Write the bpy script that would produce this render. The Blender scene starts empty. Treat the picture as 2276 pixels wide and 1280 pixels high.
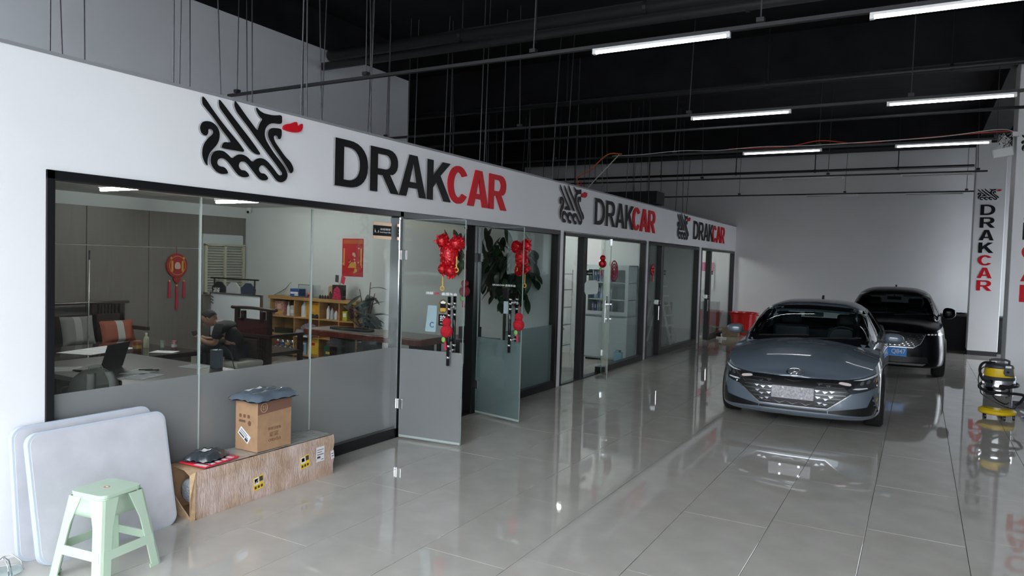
import bpy, bmesh, math, random
import numpy as np
from mathutils import Vector, Matrix
from mathutils.bvhtree import BVHTree
random.seed(7)
PI = math.pi
scene = bpy.context.scene
col = scene.collection
# ---------------------------------------------------------------- camera, world, light, exposure
cd = bpy.data.cameras.new('camera'); cam = bpy.data.objects.new('camera', cd); col.objects.link(cam)
cd.sensor_width = 36; cd.lens = 25.133; cd.clip_start = .05; cd.clip_end = 300
cam.matrix_world = Matrix(((0.86825835, -0.04415927, 0.49414309, 4.543), (0.49523793, 0.01803847, -0.86857009, 0.0),
                           (0.02944184, 0.99886164, 0.0375314, 1.82), (0, 0, 0, 1)))
scene.camera = cam
world = bpy.data.worlds.new('overcast_sky'); scene.world = world; world.use_nodes = True
bg = world.node_tree.nodes['Background']
bg.inputs[0].default_value = (.86, .93, 1.0, 1); bg.inputs[1].default_value = 6.2
pl = bpy.data.lights.new('street_portal', 'AREA'); pl.shape = 'RECTANGLE'; pl.size = 19; pl.size_y = 4.4
pl.cycles.is_portal = True
po = bpy.data.objects.new('street_portal', pl); col.objects.link(po); po.location = (3.0, -1.9, 2.25); po.rotation_euler = (-PI/2, PI, 0)
pl2 = bpy.data.lights.new('side_portal', 'AREA'); pl2.shape = 'RECTANGLE'; pl2.size = 4.0; pl2.size_y = 3.3; pl2.cycles.is_portal = True
po2 = bpy.data.objects.new('side_portal', pl2); col.objects.link(po2); po2.matrix_world = Matrix(((0, 0, 1, 9.7), (1, 0, 0, 18.75), (0, 1, 0, 1.65), (0, 0, 0, 1)))
scene.view_settings.view_transform = 'Standard'; scene.view_settings.look = 'None'
scene.view_settings.exposure = 0.58; scene.view_settings.gamma = 1.0
scene.view_settings.use_curve_mapping = False
cy = scene.cycles
cy.max_bounces = 10; cy.diffuse_bounces = 5; cy.glossy_bounces = 5; cy.transmission_bounces = 8; cy.transparent_max_bounces = 24
cy.use_denoising = True; cy.sample_clamp_indirect = 6; cy.caustics_reflective = False; cy.caustics_refractive = False

# ---------------------------------------------------------------- materials
MATS = {}
def mat(name, c, rough=.5, metal=0, var=0, scale=8, bump=0, bscale=60, coat=0, spec=.5, emit=None, es=0, stretch=None, c2=None, trans=0, ior=1.45, alpha=1):
    if name in MATS: return MATS[name]
    m = bpy.data.materials.new(name); m.use_nodes = True; nt = m.node_tree
    b = nt.nodes['Principled BSDF']; I = b.inputs
    c = tuple(c) + (1,)
    I['Base Color'].default_value = c; I['Roughness'].default_value = rough; I['Metallic'].default_value = metal
    I['Coat Weight'].default_value = coat; I['Specular IOR Level'].default_value = spec; I['IOR'].default_value = ior
    I['Transmission Weight'].default_value = trans; I['Alpha'].default_value = alpha
    if emit: I['Emission Color'].default_value = tuple(emit)+(1,); I['Emission Strength'].default_value = es
    if var or c2 or bump:
        tc = nt.nodes.new('ShaderNodeTexCoord'); mp = nt.nodes.new('ShaderNodeMapping')
        nt.links.new(tc.outputs['Object'], mp.inputs[0])
        if stretch: mp.inputs['Scale'].default_value = stretch
    if var or c2:
        n = nt.nodes.new('ShaderNodeTexNoise'); n.inputs['Scale'].default_value = scale; n.inputs['Detail'].default_value = 5
        nt.links.new(mp.outputs[0], n.inputs[0])
        r = nt.nodes.new('ShaderNodeValToRGB')
        lo = tuple(x*(1-var) for x in c[:3]) if not c2 else c[:3]
        hi = tuple(min(1, x*(1+var)) for x in c[:3]) if not c2 else c2
        r.color_ramp.elements[0].color = lo+(1,); r.color_ramp.elements[1].color = tuple(hi)+(1,)
        r.color_ramp.elements[0].position = .35; r.color_ramp.elements[1].position = .65
        nt.links.new(n.outputs[0], r.inputs[0]); nt.links.new(r.outputs[0], I['Base Color'])
    if bump:
        n2 = nt.nodes.new('ShaderNodeTexNoise'); n2.inputs['Scale'].default_value = bscale; n2.inputs['Detail'].default_value = 4
        nt.links.new(mp.outputs[0], n2.inputs[0])
        bp = nt.nodes.new('ShaderNodeBump'); bp.inputs['Strength'].default_value = bump; bp.inputs['Distance'].default_value = .02
        nt.links.new(n2.outputs[0], bp.inputs['Height']); nt.links.new(bp.outputs[0], I['Normal'])
    MATS[name] = m
    return m
def glass_mat(name, tint, gain=1.0, base=.02):
    if name in MATS: return MATS[name]
    m = bpy.data.materials.new(name); m.use_nodes = True; nt = m.node_tree; nt.nodes.clear()
    o = nt.nodes.new('ShaderNodeOutputMaterial'); mx = nt.nodes.new('ShaderNodeMixShader')
    t = nt.nodes.new('ShaderNodeBsdfTransparent'); g = nt.nodes.new('ShaderNodeBsdfGlossy')
    t.inputs[0].default_value = tint+(1,); g.inputs['Roughness'].default_value = .0; g.inputs[0].default_value = (.95, 1, .98, 1)
    f = nt.nodes.new('ShaderNodeLayerWeight'); f.inputs['Blend'].default_value = .5      # facing term, Schlick fresnel
    pw = nt.nodes.new('ShaderNodeMath'); pw.operation = 'POWER'; pw.inputs[1].default_value = 5
    nt.links.new(f.outputs['Facing'], pw.inputs[0])
    ma = nt.nodes.new('ShaderNodeMath'); ma.operation = 'MULTIPLY_ADD'; ma.inputs[1].default_value = .9*gain; ma.inputs[2].default_value = .03+base; ma.use_clamp = True
    nt.links.new(pw.outputs[0], ma.inputs[0]); nt.links.new(ma.outputs[0], mx.inputs[0])
    nt.links.new(t.outputs[0], mx.inputs[1]); nt.links.new(g.outputs[0], mx.inputs[2]); nt.links.new(mx.outputs[0], o.inputs[0])
    MATS[name] = m
    return m
def frost_mat(name, c, dif=.5, rough=.3):
    if name in MATS: return MATS[name]
    m = bpy.data.materials.new(name); m.use_nodes = True; nt = m.node_tree; nt.nodes.clear()
    o = nt.nodes.new('ShaderNodeOutputMaterial'); mx = nt.nodes.new('ShaderNodeMixShader'); mx.inputs[0].default_value = dif
    r = nt.nodes.new('ShaderNodeBsdfRefraction'); r.inputs['Roughness'].default_value = rough; r.inputs['IOR'].default_value = 1.12; r.inputs[0].default_value = (.85, .9, .9, 1)
    d = nt.nodes.new('ShaderNodeBsdfDiffuse'); d.inputs[0].default_value = c+(1,)
    g = nt.nodes.new('ShaderNodeBsdfGlossy'); g.inputs['Roughness'].default_value = .25
    m2 = nt.nodes.new('ShaderNodeMixShader'); m2.inputs[0].default_value = .06
    nt.links.new(r.outputs[0], mx.inputs[1]); nt.links.new(d.outputs[0], mx.inputs[2])
    nt.links.new(mx.outputs[0], m2.inputs[1]); nt.links.new(g.outputs[0], m2.inputs[2]); nt.links.new(m2.outputs[0], o.inputs[0])
    MATS[name] = m
    return m
WHITE = mat('white_wall_paint', (.80, .80, .82), .6, var=.03, scale=.8, bump=.03, bscale=90)
BLACKP = mat('black_ceiling_paint', (.012, .012, .014), .75, var=.3, scale=2, spec=.25)
FRAME = mat('black_aluminium_frame', (.012, .012, .014), .28, .3)
CHROME = mat('chrome', (.8, .8, .82), .12, 1)
STEEL = mat('brushed_steel', (.55, .55, .56), .25, 1, var=.15, scale=6, stretch=(40, 40, 1))
RODM = mat('galvanised_rod', (.10, .10, .105), .45, .7)
BLK = mat('black_plastic', (.012, .012, .013), .4)
BLKM = mat('matt_black', (.01, .01, .011), .7)
RED = mat('red_sign_acrylic', (.62, .006, .016), .5, spec=.25)
BLKS = mat('black_sign_acrylic', (.007, .007, .008), .5, spec=.2)
SIGNEDGE = mat('sign_edge_grey', (.28, .28, .29), .5)
GLASS = glass_mat('clear_glass', (.945, .975, .965), 1.0, .004)
GLASSG = glass_mat('green_glass_edge', (.55, .8, .72), 1.0, .15)
FROST = frost_mat('frosted_film', (.44, .45, .455), .48, .2)
TEALFROST = frost_mat('teal_frosted_film', (.28, .39, .39), .46, .22)

# ---------------------------------------------------------------- mesh helpers
WM = {}
class MB:
    def __init__(s): s.v = []; s.f = []; s.mi = []; s.cur = 0
    def add(s, vs, fs):
        o = len(s.v); s.v += [tuple(map(float, p)) for p in vs]
        for f in fs: s.f.append(tuple(i+o for i in f)); s.mi.append(s.cur)
        return s
    def box(s, x0, x1, y0, y1, z0, z1):
        return s.add([(x0,y0,z0),(x1,y0,z0),(x1,y1,z0),(x0,y1,z0),(x0,y0,z1),(x1,y0,z1),(x1,y1,z1),(x0,y1,z1)],
                     [(0,3,2,1),(4,5,6,7),(0,1,5,4),(1,2,6,5),(2,3,7,6),(3,0,4,7)])
    def obox(s, c, ax, ay, az):     # oriented box, half-axis vectors
        c, ax, ay, az = map(Vector, (c, ax, ay, az))
        vs = [c+sx*ax+sy*ay+sz*az for sz in (-1,1) for sx, sy in ((-1,-1),(1,-1),(1,1),(-1,1))]
        return s.add(vs, [(0,3,2,1),(4,5,6,7),(0,1,5,4),(1,2,6,5),(2,3,7,6),(3,0,4,7)])
    def cyl(s, p0, p1, r, r1=None, n=10, cap=True):
        return s.tube([p0, p1], [r, r if r1 is None else r1], n, cap)
    def tube(s, pts, r, n=8, cap=True, closed=False):
        pts = [Vector(p) for p in pts]; m = len(pts)
        rs = r if isinstance(r, (list, tuple)) else [r]*m
        vs = []; prev = None
        for i, p in enumerate(pts):
            if closed: t = (pts[(i+1) % m]-pts[i-1])
            else: t = pts[min(i+1, m-1)]-pts[max(i-1, 0)]
            t.normalize()
            if prev is None:
                a = Vector((0,0,1)) if abs(t.z) < .9 else Vector((1,0,0)); u = t.cross(a).normalized()
            else:
                u = (prev-t*prev.dot(t))
                u = u.normalized() if u.length > 1e-6 else t.orthogonal().normalized()
            prev = u; w = t.cross(u)
            for k in range(n):
                a = 2*PI*k/n; vs.append(p+(u*math.cos(a)+w*math.sin(a))*rs[i])
        fs = []
        for i in range(m if closed else m-1):
            for k in range(n):
                a = i*n+k; b = i*n+(k+1) % n; j = ((i+1) % m)*n
                fs.append((a, b, j+(k+1) % n, j+k))
        if cap and not closed: fs += [tuple(range(n-1, -1, -1)), tuple((m-1)*n+k for k in range(n))]
        return s.add(vs, fs)
    def lathe(s, prof, c=(0,0,0), n=20, ax='z', arc=1.0):
        vs = []; fs = []; m = len(prof); full = arc >= .999; cols = n if full else n+1
        for k in range(cols):
            a = 2*PI*arc*k/n; ca, sa = math.cos(a), math.sin(a)
            for r, h in prof:
                p = {'z': (r*ca, r*sa, h), 'y': (r*ca, h, r*sa), 'x': (h, r*ca, r*sa)}[ax]
                vs.append((p[0]+c[0], p[1]+c[1], p[2]+c[2]))
        for k in range(n if full else n):
            for i in range(m-1):
                a = k*m+i; b = ((k+1) % cols)*m+i
                f = (a, b, b+1, a+1)
                fs.append(f if ax != 'y' else f[::-1])
        return s.add(vs, fs)
    def sphere(s, c, r, n=12, m=8, sq=(1,1,1)):
        prof = [(max(1e-4, r*math.sin(PI*i/m)), -r*math.cos(PI*i/m)) for i in range(m+1)]
        o = len(s.v); s.lathe(prof, (0,0,0), n)
        for i in range(o, len(s.v)):
            p = s.v[i]; s.v[i] = (p[0]*sq[0]+c[0], p[1]*sq[1]+c[1], p[2]*sq[2]+c[2])
        return s
    def prism(s, poly, fn, d0, d1):     # poly of (u,v); fn(u,v,d)->xyz
        n = len(poly)
        from mathutils.geometry import tessellate_polygon
        tri = tessellate_polygon([[Vector((u, v, 0)) for u, v in poly]])
        vs = [fn(u, v, d0) for u, v in poly]+[fn(u, v, d1) for u, v in poly]
        fs = [tuple(t) for t in tri]+[tuple(i+n for i in t[::-1]) for t in tri]
        fs += [(i, (i+1) % n, (i+1) % n+n, i+n) for i in range(n)]
        return s.add(vs, fs)
    def grid(s, P, closed_u=False):      # P[i][j] points
        a = len(P); b = len(P[0]); vs = [p for r in P for p in r]
        fs = [(i*b+j, i*b+j+1, ((i+1) % a)*b+j+1, ((i+1) % a)*b+j) for i in range(a if closed_u else a-1) for j in range(b-1)]
        return s.add(vs, fs)
    def xf(s, M, start=0):
        for i in range(start, len(s.v)): s.v[i] = tuple(M @ Vector(s.v[i]))
        return s
    def build(s, name, mats, parent=None, world=False, smooth=False, bevel=0, seg=2, fix=True, sub=0, solid=0, auto=None):
        me = bpy.data.meshes.new(name)
        vs = s.v
        if world and parent is not None:
            Mi = WM[parent.name].inverted(); vs = [tuple(Mi @ Vector(p)) for p in vs]
        me.from_pydata(vs, [], s.f)
        for m in (mats if isinstance(mats, (list, tuple)) else [mats]): me.materials.append(m)
        if any(s.mi):
            me.polygons.foreach_set('material_index', s.mi)
        if fix:
            bm = bmesh.new(); bm.from_mesh(me)
            bmesh.ops.recalc_face_normals(bm, faces=bm.faces); bm.to_mesh(me); bm.free()
        if smooth: me.shade_smooth()
        if auto is not None: me.set_sharp_from_angle(angle=math.radians(auto))
        o = bpy.data.objects.new(name, me); col.objects.link(o)
        if parent is not None: o.parent = parent; WM[o.name] = WM[parent.name]
        else: WM[o.name] = Matrix.Identity(4)
        if bevel:
            md = o.modifiers.new('bevel', 'BEVEL'); md.width = bevel; md.segments = seg; md.limit_method = 'ANGLE'; md.angle_limit = math.radians(40)
        if solid:
            md = o.modifiers.new('solidify', 'SOLIDIFY'); md.thickness = solid
        if sub:
            md = o.modifiers.new('subsurf', 'SUBSURF'); md.levels = sub; md.render_levels = sub
        return o
def tag(o, label, cat, group=None, kind=None):
    if label: o['label'] = label
    if cat: o['category'] = cat
    if group: o['group'] = group
    if kind: o['kind'] = kind
    return o
def thing(name, label, cat, loc=(0,0,0), rz=0, group=None, kind=None):
    o = bpy.data.objects.new(name, None); o.empty_display_size = .05; col.objects.link(o)
    o.location = loc; o.rotation_euler = (0, 0, rz); WM[o.name] = Matrix.Translation(loc) @ Matrix.Rotation(rz, 4, 'Z')
    return tag(o, label, cat, group, kind)
def struct(name, mb, m, label=None, parent=None, **k):
    o = mb.build(name, m, parent, **k)
    if parent is None: tag(o, label, None, kind='structure')
    return o
def dup(root, loc, rz=None, label=None):
    r = root.copy(); col.objects.link(r); r.location = loc
    if rz is not None: r.rotation_euler = (0, 0, rz)
    if label: r['label'] = label
    WM[r.name] = Matrix.Translation(loc) @ Matrix.Rotation(r.rotation_euler[2], 4, 'Z')
    for ch in list(root.children):
        c = ch.copy(); col.objects.link(c); c.parent = r
        for g in list(ch.children):
            d = g.copy(); col.objects.link(d); d.parent = c
    return r
_txt = {}
def text_mb(body, size=1.0, ext=.01, off=0, space=1.0, align='LEFT', res=3):
    cu = bpy.data.curves.new('lettering', 'FONT'); cu.body = body; cu.size = size; cu.extrude = ext; cu.offset = off
    cu.space_character = space; cu.align_x = align; cu.resolution_u = res
    ob = bpy.data.objects.new('lettering', cu); col.objects.link(ob)
    me = bpy.data.meshes.new_from_object(ob)
    mb = MB(); mb.add([v.co[:] for v in me.vertices], [tuple(p.vertices) for p in me.polygons])
    bpy.data.objects.remove(ob); bpy.data.meshes.remove(me); bpy.data.curves.remove(cu)
    return mb
def fit(mb, u0, u1, v0, v1, fn, d0=0.0, d1=.02):  # scale a text mesh into a rectangle, fn(u,v,d)->xyz
    A = np.array(mb.v); lo = A.min(0); hi = A.max(0); sp = np.maximum(hi-lo, 1e-9)
    B = (A-lo)/sp
    mb.v = [fn(u0+(u1-u0)*b[0], v0+(v1-v0)*b[1], d0+(d1-d0)*b[2]) for b in B]
    return mb
def chaikin(p, it=1, w=.22):
    for _ in range(it):
        q = []
        for i in range(len(p)):
            a = p[i]; b = p[(i+1) % len(p)]
            q += [(a[0]*(1-w)+b[0]*w, a[1]*(1-w)+b[1]*w), (a[0]*w+b[0]*(1-w), a[1]*w+b[1]*(1-w))]
        p = q
    return p
def rrect(w, h, r, n=4, cx=0, cy=0):
    o = []
    for (sx, sy, a0) in ((1,1,0), (-1,1,PI/2), (-1,-1,PI), (1,-1,1.5*PI)):
        for i in range(n+1):
            a = a0+PI/2*i/n; o.append((cx+sx*(w/2-r)+r*math.cos(a), cy+sy*(h/2-r)+r*math.sin(a)))
    return o
XZ = lambda y: (lambda u, v, d: (u, y-d, v))        # faces -Y
YZ = lambda x: (lambda u, v, d: (x+d, u, v))        # faces +X
XY = lambda z: (lambda u, v, d: (u, v, z+d))        # faces up

# ---------------------------------------------------------------- the hall: floor, walls, ceiling, columns
TILE = mat('polished_floor_tile', (.48, .455, .415), .03, var=.06, scale=3.5, spec=.5, ior=1.9)
GROUT = mat('dark_grout', (.07, .066, .06), .7)
fl = struct('floor', MB().box(-6.9, 9.6, -2, 20.8, -.12, -.006), GROUT, 'polished grey tile floor of the hall')
tm = MB().box(.002, .598, .0007, 1.1993, -.01, 0).build('floor_tile', TILE, fl, bevel=.0008, seg=1)
first = True
for i in range(-1, 12):
    x = .094+.6*i
    off = (.02+.2*(i-3)) % 1.2
    for j in range(-3, 19):
        y = off+1.2*j
        if y > 20.7 or y < -2.6: continue
        if first: o = tm; first = False
        else: o = tm.copy(); col.objects.link(o)
        o.location = (x, y, random.uniform(-.0004, 0)); o.rotation_euler = (random.uniform(-.0006, .0006), random.uniform(-.0006, .0006), 0)
OFL = mat('office_floor_tile', (.45, .435, .41), .12, var=.06, scale=3)
mb = MB().box(-6.8, -.51, -2, 20.7, -.01, -.001).build('office_floor', OFL, fl)
mb = MB().box(7.3, 9.6, -2, 20.7, -.01, -.001).build('side_bay_floor', TILE, fl)
struct('street_ground', MB().box(-60, 80, -60, -2, -.2, -.02), mat('street_asphalt', (.33, .33, .33), .8, var=.1, scale=1.5), 'grey street paving in front of the hall')
struct('ceiling', MB().box(-6.95, 9.6, -2, 20.8, 5.5, 5.7), BLACKP, 'black painted ceiling slab')
mb = MB().box(-6.95, 9.6, 20.66, 20.86, 0, 4.95)
wb = struct('wall_back', mb, WHITE, 'white back wall of the hall')
MB().box(-6.95, 9.6, 20.62, 20.86, 4.95, 5.5).build('black_upper_band', BLACKP, wb)
struct('wall_right_unseen', MB().box(9.3, 9.6, -2, 20.8, 4.4, 5.5).box(9.3, 9.6, -2, 16.8, 0, 4.4).box(9.3, 9.6, 16.8, 20.8, 3.3, 4.4), mat('grey_side_wall', (.42, .42, .43), .7, var=.05, scale=1), 'unseen grey side wall, far end opened to light the back wall')  # added out of view; far opening sized to bring daylight onto the back wall
struct('street_ground', MB().box(9.6, 80, -2, 60, -.2, -.02), mat('street_asphalt', (.33, .33, .33), .8, var=.1, scale=1.5), 'grey street paving beside the hall')
mb = MB().box(-3.62, -3.46, -2, 10.15, 2.72, 4.95)
wu = struct('wall_left', mb, mat('pale_grey_wall', (.76, .77, .80), .7, var=.03, scale=1), 'pale upper wall above the offices')
MB().box(-3.62, -3.46, -2, 10.15, 4.95, 5.5).build('black_upper_band', BLACKP, wu)
struct('wall_outer', MB().box(-6.95, -6.86, -2, 20.8, 2.72, 5.5), BLACKP, 'black outer wall above the offices')
for i, (y0, y1) in enumerate(((3.9, 4.5), (11.85, 12.45), (19.2, 19.85))):
    struct('ceiling_beam', MB().box(-6.86 if y0 > 10 else -3.46, 9.3, y0, y1, 4.78 if i else 4.9, 5.5), BLACKP, ['black beam near the street', 'black beam over the near column', 'black beam over the far column'][i])
struct('ceiling_beam', MB().box(5.6, 6.1, -2, 20.6, 4.95, 5.5), BLACKP, 'black beam running along the row of columns')
SKIRT = mat('dark_skirting', (.02, .02, .024), .3)
for y0, nm in ((11.95, 'near'), (19.25, 'far')):
    x0, x1 = (5.62, 6.2) if nm == 'near' else (5.55, 6.13)
    c = struct('column_'+nm, MB().box(x0, x1, y0, y0+.58, .1, 5.0), WHITE, 'white square column, the %s one' % ('nearer' if nm == 'near' else 'farther'), bevel=.01)
    MB().box(x0+.01, x1-.01, y0+.01, y0+.57, 0, .1).build('skirting', SKIRT, c)
# ---------------------------------------------------------------- office partition
CEIL1 = mat('office_ceiling_panel', (.60, .60, .60), .55)
PT = .12
mb = MB()
mb.box(-PT, 0, -2, 20.66, 2.285, 2.965); mb.box(-PT, 0, -2, 2.335, 0, 2.285)
for a, b in ((9.345, 9.47), (13.10, 13.24), (16.86, 17.08), (20.56, 20.66)): mb.box(-PT, 0, a, b, 0, 2.285)
part = struct('wall_partition', mb, WHITE, 'white office partition wall with sign fascia')
MB().box(-PT-.02, .006, -2, 20.66, 2.965, 2.985).build('top_cap', mat('grey_cap', (.25, .25, .27), .5), part)

def pane(parent, y0, y1, z0, z1, x=-.06, film=None, name='glass_pane'):
    p = MB().box(x-.005, x+.005, y0, y1, z0, z1).build(name, GLASS, parent, world=True)
    if film: MB().box(x+.0055, x+.0075, y0, y1, z0, film).build('frosted_film', FROST, p, world=True)
    return p
def frame(parent, y0, y1, z0, z1, w=.05, x0=-.105, x1=.012, bottom=.1):
    for a, b, c, d in ((y0, y0+w, z0, z1), (y1-w, y1, z0, z1)):
        MB().box(x0, x1, a, b, c, d).build('frame_post', FRAME, parent, world=True, bevel=.004)
    MB().box(x0, x1, y0, y1, z1-w*1.1, z1).build('frame_head', FRAME, parent, world=True, bevel=.004)
    if bottom: MB().box(x0, x1, y0, y1, z0, z0+bottom).build('frame_sill', FRAME, parent, world=True, bevel=.004)
SEAM = mat('silicone_seam', (.45, .50, .48), .3)
# bay one: three fixed panes
w = thing('window_1', 'three-pane glass front of the nearest office', 'window', (0, 3.85, 0), kind='structure')
frame(w, 2.335, 5.72, 0, 2.285, .05)
MB().box(-.09, .02, 5.645, 5.665, .1, 2.22).build('chrome_strip', CHROME, w, world=True)
for a, b in ((2.385, 3.43), (3.44, 4.54), (4.55, 5.66)): pane(w, a, b, .1, 2.22, film=.915)
for y in (3.435, 4.545): MB().box(-.068, -.048, y-.005, y+.005, .1, 2.22).build('seam_strip', SEAM, w, world=True)
# bay one door section
w = thing('window_2', 'glass door section of the nearest office', 'window', (0, 7.5, 0), kind='structure')
MB().box(-.105, .012, 5.72, 9.345, 2.22, 2.285).build('frame_head', FRAME, w, world=True, bevel=.004)
for a, b in ((7.06, 7.22), (9.28, 9.345)): MB().box(-.105, .012, a, b, 0, 2.22).build('frame_post', FRAME, w, world=True, bevel=.004)
MB().box(-.105, .012, 7.95, 9.3, 0, .1).build('frame_sill', FRAME, w, world=True, bevel=.004)
MB().box(-.1, .0, 5.72, 7.95, 0, .012).build('threshold', FRAME, w, world=True)
p = MB().box(-.065, -.055, 7.95, 9.28, .1, 2.22).build('glass_pane', GLASS, w, world=True)
MB().box(-.0545, -.0525, 7.95, 9.28, .1, .915).build('frosted_film', TEALFROST, p, world=True)
# office two
w = thing('window_3', 'glass front of the second office', 'window', (0, 11.3, 0), kind='structure')
frame(w, 9.47, 13.10, 0, 2.27, .045, bottom=0)
MB().box(-.105, .012, 10.2, 10.32, 0, 2.22).build('frame_post', FRAME, w, world=True, bevel=.004)
MB().box(-.105, .012, 11.05, 13.06, 0, .1).build('frame_sill', FRAME, w, world=True, bevel=.004)
MB().box(-.1, .0, 9.5, 11.05, 0, .012).build('threshold', FRAME, w, world=True)
pane(w, 9.515, 10.2, .012, 2.22); pane(w, 11.05, 13.055, .1, 2.22)
# offices three and four
for k, (a, b, ps, lab) in enumerate(((13.24, 16.86, 14.05, 'glass front of the third office'), (17.08, 20.56, 17.9, 'glass front of the farthest office'))):
    w = thing('window_%d' % (k+4), lab, 'window', (0, (a+b)/2, 0), kind='structure')
    frame(w, a, b, 0, 2.27, .05, bottom=0)
    MB().box(-.105, .012, ps, ps+.14, 0, 2.22).build('frame_post', FRAME, w, world=True, bevel=.004)
    MB().box(-.105, .012, ps+.14, b-.05, 0, .1).build('frame_sill', FRAME, w, world=True, bevel=.004)
    pane(w, a+.05, ps, .012, 2.22, name='door_glass'); pane(w, ps+.14, b-.05, .1, 2.22)
    lk = MB(); lk.box(-.075, -.01, ps-.065, ps-.015, 1.03, 1.13); lk.cyl((-.01, ps-.04, 1.06), (.03, ps-.04, 1.06), .016, n=10); lk.cyl((-.01, ps-.04, 1.105), (.02, ps-.04, 1.105), .012, n=10)
    lk.build('door_lock', STEEL, w, world=True, bevel=.006)
    MB().cyl((.0, ps-.05, .72), (.0, ps-.05, 1.0), .012).build('pull_bar', CHROME, w, world=True)

# door leaves, local frame: hinge at origin, leaf along +x
def leaf(name, label, loc, rz, wd, ht, film, handle=True, hingeside=True):
    d = thing(name, label, 'door', loc, rz, kind='structure')
    g = MB().box(0.01, wd, -.005, .005, .02, ht).build('glass_leaf', GLASS, d)
    ed = MB(); ed.box(wd-.002, wd+.003, -.006, .006, .02, ht); ed.box(.01, wd, -.006, .006, .014, .022); ed.box(.01, wd, -.006, .006, ht, ht+.004); ed.box(.006, .011, -.006, .006, .02, ht)
    ed.build('glass_edge', mat('pale_glass_edge', (.30, .38, .35), .2), d)
    if film:
        MB().box(.012, wd-.004, -.0078, -.0055, .04, .915).build('frosted_film', film, g)
        MB().box(.012, wd-.004, -.0085, -.0052, .022, .04).build('bottom_trim', SEAM, d)
    for z in (.35, ht-.35) if hingeside else ():
        MB().box(-.03, .05, -.018, .018, z-.05, z+.05).build('hinge', CHROME, d, bevel=.004)
    if handle:
        for s in (-1, 1):
            h = MB(); x = wd-.13; y = s*.055
            h.cyl((x, y, .79), (x, y, 1.46), .017, n=12)
            hb = h.build('pull_handle', mat('black_chrome', (.05, .05, .055), .12, .9), d, smooth=True)
            r = MB()
            for z in (.86, .97, 1.27, 1.33, 1.38): r.cyl((x, y, z), (x, y, z+.022), .0195, n=12)
            r.build('ring', CHROME, hb, smooth=True)
        st = MB()
        for z in (.935, 1.355): st.cyl((x, -.055, z), (x, .055, z), .02, n=10)
        st.build('handle_standoff', CHROME, d, smooth=True)
    return d
ra = math.atan2(.07, .70)
leafA = leaf('door_1', 'open frosted glass door leaf nearest the camera', (.03, 5.69, 0), ra, .71, 2.20, FROST)
rb = math.atan2(-.15, .68)
leafB = leaf('door_2', 'open teal glass door leaf beside the fixed pane', (.02, 7.14, 0), rb, .70, 2.20, TEALFROST)
leafC = leaf('door_3', 'clear glass door leaf of the second office, ajar', (.0, 11.05, 0), math.atan2(-.64, .37), .74, 2.2, None, handle=False)
q = MB(); q.box(.66, .745, -.02, .02, 2.10, 2.21); q.build('patch_fitting', CHROME, leafC, bevel=.004)
q = MB(); q.cyl((.64, -.05, .9), (.64, -.05, 1.25), .012); q.box(.63, .65, -.05, .05, .95, .97); q.box(.63, .65, -.05, .05, 1.18, 1.2)
q.build('pull_handle', CHROME, leafC)

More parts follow.
